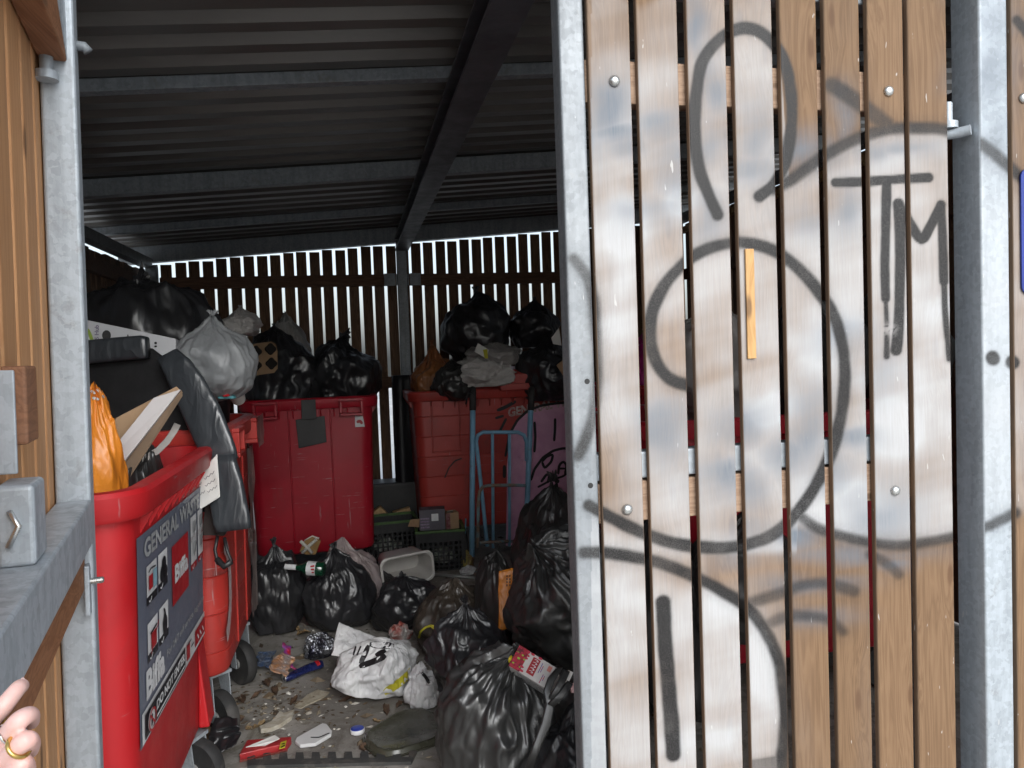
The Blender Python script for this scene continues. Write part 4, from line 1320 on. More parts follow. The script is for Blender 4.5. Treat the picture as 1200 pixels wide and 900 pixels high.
# behind the closed leaf
bag((715, 560, 850, 760), 'black sack glimpsed between the gate boards, low down', BLK2, 95, Y=2.60, ry=.22, tuft=.4, z0=.12)
bag((800, 590, 960, 760), 'black sack glimpsed through the middle gate boards', BLK2, 96, Y=2.42, ry=.18, tuft=.4, z0=.45)
bag((780, 330, 900, 450), 'grey see-through bag glimpsed between the middle gate boards', PALE, 97, Y=3.1, ry=.25, tuft=.4, z0=1.12, group='pale see-through bags', name='plastic_bag', cat='plastic bag')
bag((900, 330, 1010, 460), 'black sack on the dark red bin behind the gate', BLK2, 98, Y=3.05, ry=.28, tuft=.4, z0=1.12)
bag((1000, 300, 1105, 440), 'tied black sack on the dark red bin by the gate hinge', BLK2, 99, Y=3.1, ry=.28, tuft=.5, z0=1.12)
bag((722, 385, 790, 450), 'magenta carrier bag on the far bin behind the gate', film('magenta_film', (.36, .02, .16), wr=.4), 100, Y=4.8, ry=.25, tuft=.4, z0=1.15, group='carrier bags', name='carrier_bag', cat='carrier bag')

# drawstring
fn = drape(D_, .004)
mb = MB()
YEL = surf('yellow_drawstring', (.55, .50, .03), (.42, .38, .03), rough=(.4, .6), bmp=.05)


def cord(mb, pts, r, fn):
    P = []
    pts = [np.array(p, float) for p in pts]
    for a, b in zip(pts[:-1], pts[1:]):
        for k in range(6):
            h = fn(*(a + (b - a) * k / 6))
            if h is not None: P.append(h)
    if len(P) > 3:
        P = [P[0]] + [(P[i - 1] + P[i] + P[i + 1]) / 3 for i in range(1, len(P) - 1)] + [P[-1]]
        mb.tube(P, r, 8)


cord(mb, [(491, 747), (493, 740), (499, 735), (507, 733), (513, 738), (516, 745)], .0055, fn)
cord(mb, [(505, 734), (510, 738), (514, 744)], .005, fn)
mb.build('drawstring', YEL, D_, smooth=True)
mb = MB()
stroke(mb, [(513, 750), (511, 760), (511, 770)], 6, drape(D_, .006)); stroke(mb, [(519, 752), (521, 757), (518, 764)], 6, drape(D_, .007))
mb.build('drawstring_end', surf('olive_tape', (.20, .19, .03), rough=(.4, .6)), D_, recalc=False)

# orange carrier flap against the slim sack
def sheet(name, quad, D0, D1, mat, label=None, cat=None, n=26, amp=.012, seed=0, parent=None, tk=.0012, fr=14.0, group=None, crush=1.0):
    """crumpled sheet spanning photo quad (four corners TL TR BR BL) with depth D0 at the top and D1 at the bottom"""
    TL, TR, BR, BL = [np.array(q, float) for q in quad]
    rows = []
    for j in range(n):
        v = j / (n - 1)
        row = []
        for i in range(n):
            u = i / (n - 1)
            q = (TL * (1 - u) + TR * u) * (1 - v) + (BL * (1 - u) + BR * u) * v
            row.append(at_d(q[0], q[1], D0 * (1 - v) + D1 * v))
        rows.append(row)
    G = np.array(rows)
    N = G.reshape(-1, 3)
    d = -_f
    k = noise(N * fr + seed) * .7 + (1 - np.abs(noise(N * fr * 1.9 + seed + 5)) * 2) * .4 * crush + noise(N * fr * 4 + seed) * .15
    e = noise(N * fr * .8 + seed + 40)
    N = N + d * (amp * k)[:, None] + _r * (amp * .6 * e)[:, None]
    c = N.mean(0); c[2] = N[:, 2].min()
    G = (N - c).reshape(n, n, 3)
    mb = MB().rings(G.tolist(), closed=False)
    o = mb.build(name, mat, parent, smooth=True, recalc=False)
    o.location = c
    s = o.modifiers.new('thickness', 'SOLIDIFY'); s.thickness = tk
    if label: tag(o, label, cat, group)
    return o


og = sheet('carrier_bag', [(584, 669), (612, 663), (603, 735), (584, 739)], 3.20, 3.12, ORG, 'flat orange carrier bag with small dark print pressed between black sacks', 'carrier bag', amp=.010, seed=3, group='carrier bags')
mb = MB(); fo = drape(og, .004)
for k in range(2):
    for q in range(4): stroke(mb, [(594 + k * 3.4, 687 - q * 3.6), (594.2 + k * 3.4, 684.6 - q * 3.6)], 1.8, fo)
mb.build('small_print', BLK_SPRAY, og, recalc=False)
oo = bag((84, 446, 146, 560), 'bright orange carrier bag standing in the labelled bin', ORG, 101, Y=2.25, ry=.10, tuft=0, crease=.8, planes=6, fold=1.5, peak=.1, name='carrier_bag', cat='carrier bag', group='carrier bags', z0=1.0)
mb = MB(); fo = drape(oo, .002)
for (a, b) in (((106, 458), (112, 461)), ((113, 456), (119, 460)), ((108, 466), (116, 468)), ((119, 464), (127, 466)), ((126, 463), (132, 468)), ((121, 458), (124, 460))):
    stroke(mb, [a, b], 3.2, fo)
mb.build('pale_print', L_W, oo, recalc=False)

K_ = sheet('liner_scrap', [(252, 841), (281, 838), (279, 872), (244, 886)], 2.84, 2.72, BLK, 'torn scrap of black liner by the bin wheel', 'liner scrap', amp=.035, seed=5, fr=11)
# white printed carrier on the floor
wc = bag((389, 745, 493, 823), 'white carrier bag with black lettering and a yellow base lying on the floor', WHT, 107, floor=True, ratio=.75, tuft=0, peak=.05, crease=.95, lump=1.5, planes=30, sag=.42, fold=1.0, rot=(R_(10), R_(22), 0), name='carrier_bag', cat='carrier bag', group='carrier bags', yc=.6)
fl_ = sheet('bag_flap', [(398, 729), (456, 752), (448, 774), (387, 768)], 3.42, 3.30, WHT, amp=.014, seed=12, fr=9)
fl_.parent = wc; fl_.location = fl_.location - wc.location
fw = drape(wc, .003)
mb = MB()
for pts, w in (([(432, 756), (428, 766), (422, 778)], 6), ([(421, 781), (430, 778), (446, 772), (452, 768)], 7), ([(433, 755), (445, 756), (462, 757)], 8), ([(417, 757), (414, 768)], 2), ([(423, 757), (418, 768)], 2), ([(440, 768), (452, 762)], 6), ([(462, 748), (480, 752)], 7)):
    stroke(mb, pts, w, fw)
mb.build('black_lettering', BLK_SPRAY, wc, recalc=False)
mb = MB(); fw2 = drape(wc, .006)
drape_text(mb, 'CEL', (437, 759), (462, 760), 6, fw2, .05)
mb.build('white_lettering', L_W, wc, recalc=False)
mb = MB(); stroke(mb, [(450, 812), (460, 806), (470, 799), (480, 790), (488, 780)], 9, drape(wc, .003)); mb.build('yellow_band', YEL, wc, recalc=False)
wc2 = bag((472, 774, 517, 834), 'screwed-up white carrier bag beside the printed white one', WHT, 109, floor=True, ratio=.7, tuft=0, crease=2.4, lump=1.8, planes=6, peak=.3, sag=.6, name='carrier_bag', cat='carrier bag', group='carrier bags')
mb = MB(); fw = drape(wc2, .003)
stroke(mb, [(494, 788), (499, 793), (503, 801)], 4, fw); stroke(mb, [(500, 781), (508, 785)], 3, fw)
mb.build('black_lettering', BLK_SPRAY, wc2, recalc=False)
pb = bag((362, 628, 446, 700), 'pinkish see-through bag slumped behind the tied sack', PINKB, 111, Y=4.55, ry=.2, tuft=0, crease=.6, lump=1.2, z0=.004, name='plastic_bag', cat='plastic bag', group='pale see-through bags')
foil = bag((356, 740, 398, 774), 'crushed foil and dark wrapper beside the white carrier bag', film('kitchen_foil', (.32, .33, .35), (.03, .03, .05), rough=(.15, .3), wr=.9, scale=2.5, metal=.7), 113, floor=True, tuft=0, crease=2.2, lump=1.8, planes=6, name='foil_wrapper', cat='wrapper', group='floor wrappers', ratio=.7)
# ------------------------------------------------------------------ things in and on the labelled bin
VINYL = film('black_vinyl', (.030, .034, .039), (.042, .047, .053), rough=(.28, .38), wr=.30, scale=1.1, spec=.7)
VINYL_IN = surf('black_lining', (.008, .008, .009), rough=(.7, .9), bmp=.1)
CARD = surf('brown_cardboard', (.33, .215, .125), (.27, .17, .095), scale=5, rough=(.8, .95), bmp=.1, dirt=((.12, .08, .05), 5, .55, .4))
CARD_D = surf('dark_cardboard', (.16, .105, .065), (.12, .08, .05), scale=5, rough=(.8, .95), bmp=.1)
BOARD = surf('pale_board', (.50, .47, .46), (.43, .40, .395), scale=2, rough=(.5, .7), bmp=.04, dirt=((.3, .25, .22), 8, .6, .4))
PAPER = surf('white_paper', (.66, .65, .62), (.60, .58, .55), scale=8, rough=(.8, .95), bmp=.1)


def slab(name, pts, mat, tk=.01, parent=None, bevel=0, base=None):
    """flat piece through photo points (px, py, distance), thickened away from the viewer; returns mesh about its own base"""
    P = [at_d(*q) for q in pts]
    c = np.mean(P, 0); c[2] = min(p[2] for p in P)
    if base is not None: c = np.asarray(base, float)
    n = np.cross(P[1] - P[0], P[2] - P[0]); n /= np.linalg.norm(n)
    if n @ (np.mean(P, 0) - EYEP) < 0: n = -n
    o = MB().prism([p - c for p in P], n * tk).build(name, mat, parent, bevel=bevel)
    if parent is None or base is None: o.location = c
    return o, c


def pad(mb, pts, c, tk=.035):
    """padded strip: pts are (px, py, dist, width px, nx, ny) along its middle, (nx, ny) the photo direction of its width"""
    rings = []
    for (px, py, D, w, nx, ny) in pts:
        l = math.hypot(nx, ny); nx, ny = nx / l, ny / l
        ctr = at_d(px, py, D); wv = (at_d(px + nx, py + ny, D) - ctr) * w / 2
        ring = []
        for k in range(20):
            a = 2 * math.pi * k / 20
            ca, sa = math.cos(a), math.sin(a)
            sx = math.copysign(abs(ca) ** .36, ca); sy = math.copysign(abs(sa) ** .75, sa)
            ring.append(ctr + wv * sx + _f * (tk / 2 * sy) - c)
        rings.append(ring)
    return mb.rings(rings, True, True, True)


cv = thing('padded_cover', 'black padded vinyl cover propped open in the labelled bin, one side hanging over its edge', 'vinyl cover', tuple(at_d(180, 590, 2.74)))
cc = np.array(cv.location)
slab('lining', [(70, 412, 2.78), (176, 408, 2.78), (205, 430, 2.78), (246, 540, 2.78), (240, 600, 2.78), (150, 600, 2.80), (70, 600, 2.80)], VINYL_IN, .02, cv, base=cc)
pad(MB(), [(60, 418, 2.75, 27, .06, 1), (100, 413, 2.75, 28, .06, 1), (140, 409, 2.75, 28, .06, 1), (166, 407, 2.75, 28, .05, 1), (173, 407, 2.75, 25, .05, 1)], cc, .04).build('padded_edge', VINYL, cv, smooth=True)
pad(MB(), [(196, 415, 2.72, 26, 1, -.55), (208, 430, 2.71, 34, 1, -.6), (222, 455, 2.70, 41, 1, -.62), (238, 486, 2.69, 44, 1, -.50), (249, 512, 2.68, 43, 1, -.42), (257, 530, 2.67, 40, 1, -.25), (260, 540, 2.67, 38, 1, -.15)], cc, .032).build('padded_edge', VINYL, cv, smooth=True)
pad(MB(), [(258, 534, 2.66, 34, 1, -.15), (260, 545, 2.655, 37, 1, -.10), (264, 565, 2.65, 41, 1, -.10), (268, 590, 2.645, 43, 1, -.10), (272, 612, 2.64, 44, 1, -.12), (274, 621, 2.64, 41, 1, -.12)], cc, .036).build('padded_edge', VINYL, cv, smooth=True)
slab('hanging_lining', [(244, 540, 2.70), (262, 540, 2.70), (268, 618, 2.69), (262, 628, 2.69), (236, 627, 2.69), (240, 600, 2.69)], surf('worn_lining', (.03, .022, .02), rough=(.7, .9)), .012, cv, base=cc)
mb = MB()
mb.tube([at_d(*q) - cc for q in ((255, 628, 2.67), (252, 644, 2.66), (255, 660, 2.655), (264, 665, 2.65), (271, 657, 2.65), (266, 645, 2.655), (263, 630, 2.67))], .006, 8)
mb.tube([at_d(*q) - cc for q in ((254, 655, 2.655), (263, 664, 2.65), (271, 658, 2.65))], .011, 8)
mb.build('strap_loop', BLACKP, cv, smooth=True)
tg = sheet('paper_tag', [(236, 552), (254, 532), (257, 582), (222, 604)], 2.63, 2.615, PAPER, amp=.010, seed=9, fr=7)
mb = MB(); ft = drape(tg, .003)
for k, (a, b) in enumerate((((228, 572), (236, 566)), ((239, 562), (251, 553)), ((240, 570), (252, 562)), ((243, 577), (254, 570)), ((230, 582), (240, 576)))):
    stroke(mb, [(a[0] + (b[0] - a[0]) * q / 6, a[1] + (b[1] - a[1]) * q / 6 + (1.3 if q % 2 else -1.3)) for q in range(7)], .8, ft)
mb.build('handwriting', surf('pencil_grey', (.22, .21, .21), bmp=0), tg, recalc=False)
tg.parent = cv; tg.location = tg.location - cv.location
bd, c = slab('cardboard_box_flap', [(105, 556, 2.16), (136, 490, 2.22), (207, 453, 2.34), (214, 460, 2.34), (150, 552, 2.2)], CARD, .02)
tag(bd, 'brown cardboard sheet with a pale framed edge leaning in the labelled bin', 'cardboard')
bd2, c = slab('cardboard_sheet', [(137, 552, 2.12), (213, 457, 2.28), (214, 464, 2.28), (160, 545, 2.17), (152, 560, 2.13)], CARD_D, .015)
tag(bd2, 'dark brown cardboard edge under the white board', 'cardboard')
bw, c = slab('white_board', [(104, 560, 2.07), (180, 466, 2.24), (212, 456, 2.28), (138, 550, 2.10)], BOARD, .012, bevel=.0015)
tag(bw, 'white laminated board leaning out of the labelled bin', 'board')
mb = MB()
c = at_d(185, 525, 2.30)
pad(mb, [(160, 540, 2.2, 8, .45, 1), (172, 536, 2.23, 8, .35, 1), (185, 528, 2.27, 8, .6, 1), (196, 517, 2.3, 8, .85, 1), (204, 505, 2.33, 8, 1, .6), (208, 497, 2.35, 8, 1, .4)], c, .006)
o = mb.build('trim_strip', surf('grey_plastic_trim', (.36, .33, .31), rough=(.5, .6)), smooth=True); o.location = c
tag(o, 'curved grey plastic strip poking out behind the white board', 'plastic strip')
lf = bag((150, 505, 192, 545), 'dark crumpled litter in the shadow inside the labelled bin', BLK2, 121, Y=2.45, ry=.2, tuft=0, crease=1.5, z0=.75)

# white printed box behind the cover
P4 = [(92, 373), (206, 397), (206, 428), (92, 405)]
bx, c = slab('white_box', [(q[0], q[1], 2.82 + .10 * (q[0] - 92) / 114) for q in P4], surf('white_card', (.58, .58, .60), (.53, .53, .55), rough=(.6, .8), bmp=.03), .20, bevel=.002)
tag(bx, 'white cardboard box with a green swoosh and hand hole, under the largest sack', 'cardboard box')


def on_box(off):
    n = np.cross(at_d(206, 397, 2.92) - at_d(92, 373, 2.82), at_d(92, 405, 2.82) - at_d(92, 373, 2.82)); n /= np.linalg.norm(n)
    if n @ _f > 0: n = -n
    return lambda px, py: at_d(px, py, 2.82 + .10 * (px - 92) / 114) + n * off - c


f = on_box(.003)
mb = MB(); stroke(mb, [(102, 385), (105, 390), (108, 398), (109, 406)], 4, f); mb.build('green_swoosh', surf('lime_print', (.36, .52, .05), bmp=0), bx, recalc=False)
mb = MB(); mb.add([f(125 + 5.2 * math.cos(a), 393 + 6 * math.sin(a)) for a in np.linspace(0, 6.283, 20)[:-1]], [tuple(range(19))]); mb.build('hand_hole', surf('hole_shadow', (.006, .006, .006), bmp=0), bx, recalc=False)
V, Fc = text_geo('S Hub', .02); m_ = V.max(0)
mb = MB().add([f(116 - q[1] / m_[1] * 5, 398 - q[0] / m_[0] * 17) for q in V], Fc); mb.build('purple_lettering', surf('purple_print', (.20, .16, .25), bmp=0), bx, recalc=False)
V, Fc = text_geo('LITHIUM', .02); m_ = V.max(0)
mb = MB(); stroke(mb, [(150, 392), (150, 395)], 1.5, f); stroke(mb, [(174, 396), (174, 401)], 1.5, f); stroke(mb, [(181, 402), (184, 402)], 3, f); stroke(mb, [(181, 406), (184, 406)], 2.4, f); mb.build('black_lettering', BLK_SPRAY, bx, recalc=False)
# grey carton end behind the knotted bag
gb, c = slab('grey_carton', [(193, 376, 3.25), (214, 378, 3.3), (214, 398, 3.3), (198, 396, 3.25)], surf('grey_card', (.20, .19, .19), (.14, .14, .14), scale=12, rough=(.7, .9)), .06)
tag(gb, 'small grey printed carton wedged behind the knotted grey bag', 'carton')
# drinks cup lid and colourful packet under the knotted bag
tk = thing('takeaway_cup', 'white takeaway cup with its lid facing out under the knotted grey bag', 'cup', tuple(at_d(275, 457, 3.10)))
MB().lathe([(.0005, .012), (.030, .012), (.036, .006), (.040, .0), (.034, -.006)], (0, 0, 0), (0, -.75, .35), 28).build('lid', surf('white_polystyrene', (.55, .55, .54), rough=(.4, .5)), tk, smooth=True)
MB().lathe([(.036, -.004), (.028, -.10), (.001, -.10)], (0, 0, 0), (0, -.75, .35), 28).build('cup_body', PAPER, tk, auto=50)
pk_, c = slab('drink_packet', [(246, 453, 3.02), (252, 452, 3.02), (272, 463, 3.03), (275, 467, 3.03), (256, 467, 3.02)], surf('teal_packet', (.08, .30, .30), (.05, .22, .26), scale=20, rough=(.4, .6)), .02)
tag(pk_, 'teal and red drink packet on the rim of the faded red bin', 'packet')
mb = MB().prism([at_d(*q) - c for q in ((252, 454, 3.008), (262, 457, 3.008), (270, 464, 3.008), (262, 465, 3.008))], _f * .002); mb.build('red_panel', L_R, pk_)
# cup carrier
ct = thing('cup_carrier', 'brown moulded card drinks carrier with four round holes, leaning on a black sack', 'cup carrier', tuple(at_d(307, 440, 4.85)))
cc_ = np.array(ct.location)
ctrs = [(300, 412), (317, 409), (300, 428), (318, 426)]
mbt = MB()
outer = [(293 + 3, 403), (318, 400), (323, 403), (325, 412), (325, 432), (321, 437), (300, 440), (295, 436), (292, 425), (291, 410)]
mbt.prism([at_d(a, b, 4.83) - cc_ for a, b in outer], _f * .012)
mbt.build('card_tray', CARD, ct, bevel=.003)
for (a, b) in ctrs:
    mb = MB()
    ce = at_d(a, b, 4.826) - cc_
    ring = []
    for rr, dd in ((6.4, 0.0), (6.1, -.004), (5.4, .0)):
        ring.append([at_d(a + rr * (1 + .12 * math.cos(4 * q)) * math.cos(q), b + rr * (1 + .12 * math.cos(4 * q)) * math.sin(q), 4.826 + dd) - cc_ for q in np.linspace(0, 2 * math.pi, 25)[:-1]])
    mb.rings(ring, True)
    mb.rings([ring[2], [p + _f * .002 for p in ring[2]]], True, False, True)
    mb.build('cup_hole', surf('cup_hole_dark', (.014, .010, .008), rough=(.8, .9), bmp=.05), ct)
MB().prism([at_d(*q) - cc_ for q in ((289, 411, 4.80), (292, 407, 4.80), (294, 414, 4.80), (291, 417, 4.80))], _f * .01).build('paper_scrap', PAPER, ct)

# card and paper on the scuffed bin
cd, c = slab('cardboard_scrap', [(652, 428, 5.35), (662, 420, 5.35), (690, 414, 5.35), (690, 440, 5.35), (660, 440, 5.35)], CARD, .02)
tag(cd, 'brown cardboard scrap poking out beside the shiny black sack', 'cardboard')
pr, c = slab('paper_receipt', [(560, 402, 5.40), (573, 410, 5.38), (570, 420, 5.36), (556, 412, 5.38)], PAPER, .002)
tag(pr, 'white paper receipt with a yellow corner on the clear bag', 'paper')
MB().prism([at_d(*q) - c for q in ((566, 410, 5.375), (571, 409, 5.375), (572, 420, 5.35), (568, 420, 5.35))], -_f * .003).build('yellow_corner', YEL, pr)
pr2, c = slab('paper_receipt', [(646, 396, 5.36), (655, 384, 5.36), (658, 405, 5.36), (648, 403, 5.36)], PAPER, .002)
tag(pr2, 'torn white paper sticking out under the smaller tied sack', 'paper')

# rolled black sheet stood against the back post, low black clutter, timber offcuts
rl = MB()
c = at_y(475, 600, 6.02); zt = at_y(475, 440, 6.02)[2]
rr = []
for j in range(24):
    z = zt * j / 23
    rr.append([(( .082 + .010 * math.sin(3 * a + z * 3) + .006 * math.sin(7 * a + 5 * z)) * math.cos(a) + .02 * z, (.075 + .010 * math.cos(4 * a + z * 2)) * math.sin(a), z) for a in np.linspace(0, 2 * math.pi, 40)[:-1]])
o = rl.rings(rr, True, True, True).build('rolled_sheet', film('black_damp_proof', (.012, .013, .016), rough=(.4, .6), wr=.2), smooth=True)
o.location = (c[0], 6.02, .003); tag(o, 'rolled black plastic sheet standing on end by the back post', 'plastic roll')
ld = MB()
c = at_y(490, 480, 5.95)
o = ld.prism([at_y(*q, 5.9) - c for q in ((480, 440), (486, 436), (494, 452), (499, 520), (492, 528), (484, 500))], (0, .05, 0)).build('board_offcut', surf('grey_pink_board', (.15, .085, .09), (.10, .06, .065), scale=6), bevel=.004)
o.location = c; tag(o, 'grimy pinkish board jammed between the rolled sheet and the scuffed bin', 'board')
cr = thing('black_bin_base', 'low black plastic pallet box behind the green-rimmed crates', 'pallet box', (at_y(458, 590, 6.0)[0], 6.05, 0))
MB().box((-.28, -.12, .10), (.24, .14, .50)).build('box_body', BLACKP, cr, bevel=.02)
for x in (-.24, -.02, .20):
    MB().box((x - .04, -.12, 0), (x + .04, .14, .10)).build('foot', BLACKP, cr, bevel=.008)
c = at_y(460, 604, 5.83)
for i, (q, lab_) in enumerate((([(432, 609), (440, 598), (446, 594), (452, 600), (458, 606), (452, 610)], 'split pale timber offcut on the rubbish behind the first crate'), ([(460, 601), (480, 595), (484, 605), (474, 610), (464, 606)], 'broad pale timber offcut lying nearest the back post'))):
    P = [at_y(a, b, 5.80 + .03 * i) for a, b in q]
    b0 = np.mean(P, 0); b0[2] = min(p[2] for p in P)
    o = MB().prism([p - b0 for p in P], (0, .07, 0)).build('timber_offcut', W_PALE, bevel=.002)
    o.location = b0; tag(o, lab_, 'wood offcut', 'pale timber offcuts')

# ------------------------------------------------------------------ sack truck
BLUE = surf('blue_tube_paint', (.22, .43, .60), (.17, .35, .50), scale=9, rough=(.35, .5), bmp=.05, dirt=((.16, .10, .07), 9, .60, .6))
RUSTB = surf('rusty_blue_paint', (.18, .30, .34), (.24, .17, .12), scale=14, rough=(.5, .7), bmp=.1, dirt=((.17, .08, .04), 12, .5, .7))
YT = 5.14
tr = thing('sack_truck', 'blue tubular sack truck with black grips standing upright before the scuffed bin', 'hand truck', tuple(at_y(585, 640, YT) * [1, 1, 0] + [0, .05, 0]))
ct_ = np.array(tr.location)
TP = lambda px, py, dy=0: at_y(px, py, YT + dy) - ct_
MB().tube([TP(554, 478), TP(553.5, 560), TP(553, 652)], .019, 14).build('upright', BLUE, tr, smooth=True)
MB().tube([TP(622, 478), TP(620, 530), TP(617.5, 600), TP(616, 652)], .019, 14).build('upright', BLUE, tr, smooth=True)
for (a, b) in (((554, 456), (554, 481)), ((623, 456), (622, 481))):
    MB().tube([TP(*a, .05), TP(a[0], a[1] + 3, .02), TP(*b)], .023, 14).build('grip', RUBBER, tr, smooth=True)
MB().tube([TP(546, 474), TP(548, 462), TP(554, 459)], .006, 8).build('grip_guard', BLACKP, tr, smooth=True)
mb = MB()
pts = [(571, 640), (566, 590), (560, 535), (558, 517), (560, 510), (566, 506.5), (588, 506.5), (607, 506.5), (614, 510), (617, 518), (617, 540)]
mb.tube([TP(a, b, -.02) for a, b in pts], .0135, 12); mb.build('back_loop', BLUE, tr, smooth=True)
for (a, b) in (((577, 507), (578, 642)), ((597, 507), (597, 640))):
    MB().tube([TP(*a, -.02), TP(*b, -.02)], .011, 10).build('back_bar', BLUE, tr, smooth=True)
mb = MB().tube([TP(a, b, -.05) for a, b in ((560, 642), (560.5, 590), (562, 576), (566, 570.5), (573, 569), (600, 568.5), (616, 569))], .0115, 10)
mb.build('folding_plate_loop', RUSTB, tr, smooth=True)
MB().tube([TP(560, 636, -.03), TP(596, 634, -.03)], .011, 10).build('cross_bar', RUSTB, tr, smooth=True)
x0, x1 = TP(550, 650)[0], TP(622, 650)[0]
MB().box((x0, -.28, .012), (x1, -.04, .02)).build('toe_plate', RUSTB, tr)
MB().tube([np.array([x0 - .02, .10, .125]), np.array([x1 + .02, .10, .125])], .010, 10).build('axle', GALV_D, tr)
for x in (x0 - .03, x1 + .03):
    wh = MB().lathe([(.07, -.03), (.11, -.032), (.125, -.02), (.125, .02), (.11, .032), (.07, .03)], (x, .10, .125), (1, 0, 0), 28).build('tyre', RUBBER, tr, auto=40)
    MB().lathe([(.012, -.035), (.03, -.02), (.071, -.024), (.071, .024), (.03, .02), (.012, .035)], (x, .10, .125), (1, 0, 0), 24).build('wheel_hub', GREYM, wh, auto=40)
    MB().prism([np.array([x * .93, .10 - .012, .125]), np.array([x * .93, .10 + .012, .125]), np.array([x * .93, .0, .34]), np.array([x * .93, -.03, .34])], (.006, 0, 0)).build('axle_bracket', BLUE, tr)

# ------------------------------------------------------------------ crates
GREEN = surf('green_rim_plastic', (.055, .13, .025), (.04, .09, .02), scale=12, rough=(.4, .6), bmp=.05)


def crate(label, px0, px1, ytop, ybot, dep, rot=0.0):
    xm = (px0 + px1) / 2
    Y = at_z(xm, ybot, 0)[1]
    D = proj(at_y(xm, ybot, Y))[2]
    w = (px1 - px0) * D / FOC; h = at_y(xm, ytop, Y)[2]
    b = at_y(xm, ybot, Y)
    t = thing('mesh_crate', label, 'crate', (b[0], Y + dep / 2, .004), (0, 0, rot), 'black mesh crates with green rims')
    mb = MB()
    x, y = w / 2, dep / 2
    mb.box((-x + .012, -y + .012, 0), (x - .012, y - .012, .008))
    for (ax, s, L) in (('x', -1, x), ('x', 1, x), ('y', -1, y), ('y', 1, y)):
        n = int(2 * L / .034)
        for k in range(n + 1):
            u = -L + .012 + (2 * L - .024) * k / n
            o_ = s * ((y if ax == 'x' else x) - .006)
            a, b_ = (.006 if 0 < k < n else .014), .005
            if ax == 'x': mb.box((u - a, o_ - b_, .008), (u + a, o_ + b_, h - .02))
            else: mb.box((o_ - b_, u - a, .008), (o_ + b_, u + a, h - .02))
        for z in np.arange(.03, h - .05, .034):
            o_ = s * ((y if ax == 'x' else x) - .006)
            if ax == 'x': mb.box((-L + .003, o_ - .0035, z), (L - .003, o_ + .0035, z + .010))
            else: mb.box((o_ - .0035, -L + .003, z), (o_ + .0035, L - .003, z + .010))
        # solid band under the rim
        o_ = s * ((y if ax == 'x' else x) - .006)
        if ax == 'x': mb.box((-L + .004, o_ - .0045, h - .075), (L - .004, o_ + .0045, h - .018))
        else: mb.box((o_ - .0045, -L + .004, h - .075), (o_ + .0045, L - .004, h - .018))
    mb.build('basket', BLACKP, t)
    mb = MB()
    for (a, b_) in (((-x - .006, -y - .006), (x + .006, -y + .016)), ((-x - .006, y - .016), (x + .006, y + .006)), ((-x - .006, -y + .0162), (-x + .016, y - .0162)), ((x - .016, -y + .0162), (x + .006, y - .0162))):
        mb.box((*a, h - .016), (*b_, h))
    mb.build('rim', GREEN, t, bevel=.002)
    return t, h, w, Y


ck1, h1, w1, Yc1 = crate('black mesh crate with a green rim, half hidden by the white tub', 424, 491, 612, 664, .30, .05)
ck2, h2, w2, Yc2 = crate('black mesh crate with a green rim carrying two small boxes', 491, 548, 622, 670, .30, -.06)
for (cx, cy, lab_, sd) in ((455, 640, 'pale crumpled litter inside the half hidden crate', 131), (519, 652, 'pale crumpled litter inside the crate that carries boxes', 132)):
    bag((cx - 17, cy - 12, cx + 17, cy + 12), lab_, film('pale_litter', (.22, .26, .20), (.40, .40, .38), rough=(.4, .6), wr=.8, scale=3), sd, Y=(Yc1 if sd == 131 else Yc2) + .15, ry=.08, tuft=0, crease=2.4, lump=1.8, planes=6, name='litter_bundle', cat='litter', group='litter in the crates', z0=.03)
# boxes on the crate
MAUVE = surf('grey_mauve_card', (.115, .105, .125), (.095, .088, .105), scale=6, rough=(.6, .8), bmp=.05)
q0 = at_y(492, 622, Yc2 + .10); q1 = at_y(521, 596, Yc2 + .10)
t = thing('small_box', 'small grey box with a white sticker on the crate', 'cardboard box', (q0[0], Yc2 + .10, h2 - .012), (0, 0, -.08), 'small boxes on the crate')
wb, hb = q1[0] - q0[0], q1[2] - h2 + .012
MB().box((0, 0, 0), (wb, .12, hb)).build('carton', MAUVE, t, bevel=.003)
MB().box((wb * .47, -.003, hb * .45), (wb * .74, -.0005, hb * .80)).build('sticker', L_W, t)
mb = MB()
for k in range(4): mb.box((wb * .04, -.002, hb * (.12 + .14 * k)), (wb * .38, -.0005, hb * (.20 + .14 * k)))
mb.build('pale_print', surf('mauve_print', (.3, .24, .32), (.16, .10, .18), scale=90, bmp=0), t)
t = thing('small_box', 'small plain brown box with a dark red end panel on the crate', 'cardboard box', (q1[0] + .004, Yc2 + .075, h2 - .012), (0, 0, .12), 'small boxes on the crate')
wb = at_y(538, 622, Yc2 + .08)[0] - q1[0]
MB().box((0, 0, 0), (wb, .10, hb * .80)).build('carton', CARD, t, bevel=.003)
MB().box((.0, -.003, hb * .02), (wb * .32, -.0005, hb * .78)).build('red_panel', surf('dark_red_print', (.10, .012, .02), (.2, .1, .1), scale=60, bmp=0), t)
MB().prism([(wb * .1, .01, hb * .80), (wb * .55, .01, hb * .80), (wb * .5, -.03, hb * .93), (wb * .05, -.03, hb * .93)], (0, .002, .002)).build('open_flap', surf('pale_flap', (.45, .42, .38)), t)
# yellow-brown flap on crate one
o, c = slab('card_flap', [(478, 617, 5.2), (481, 609, 5.2), (492, 608, 5.2), (491, 618, 5.2)], CARD, .01)
tag(o, 'crumpled tan card flap on the rim between the two crates', 'cardboard')
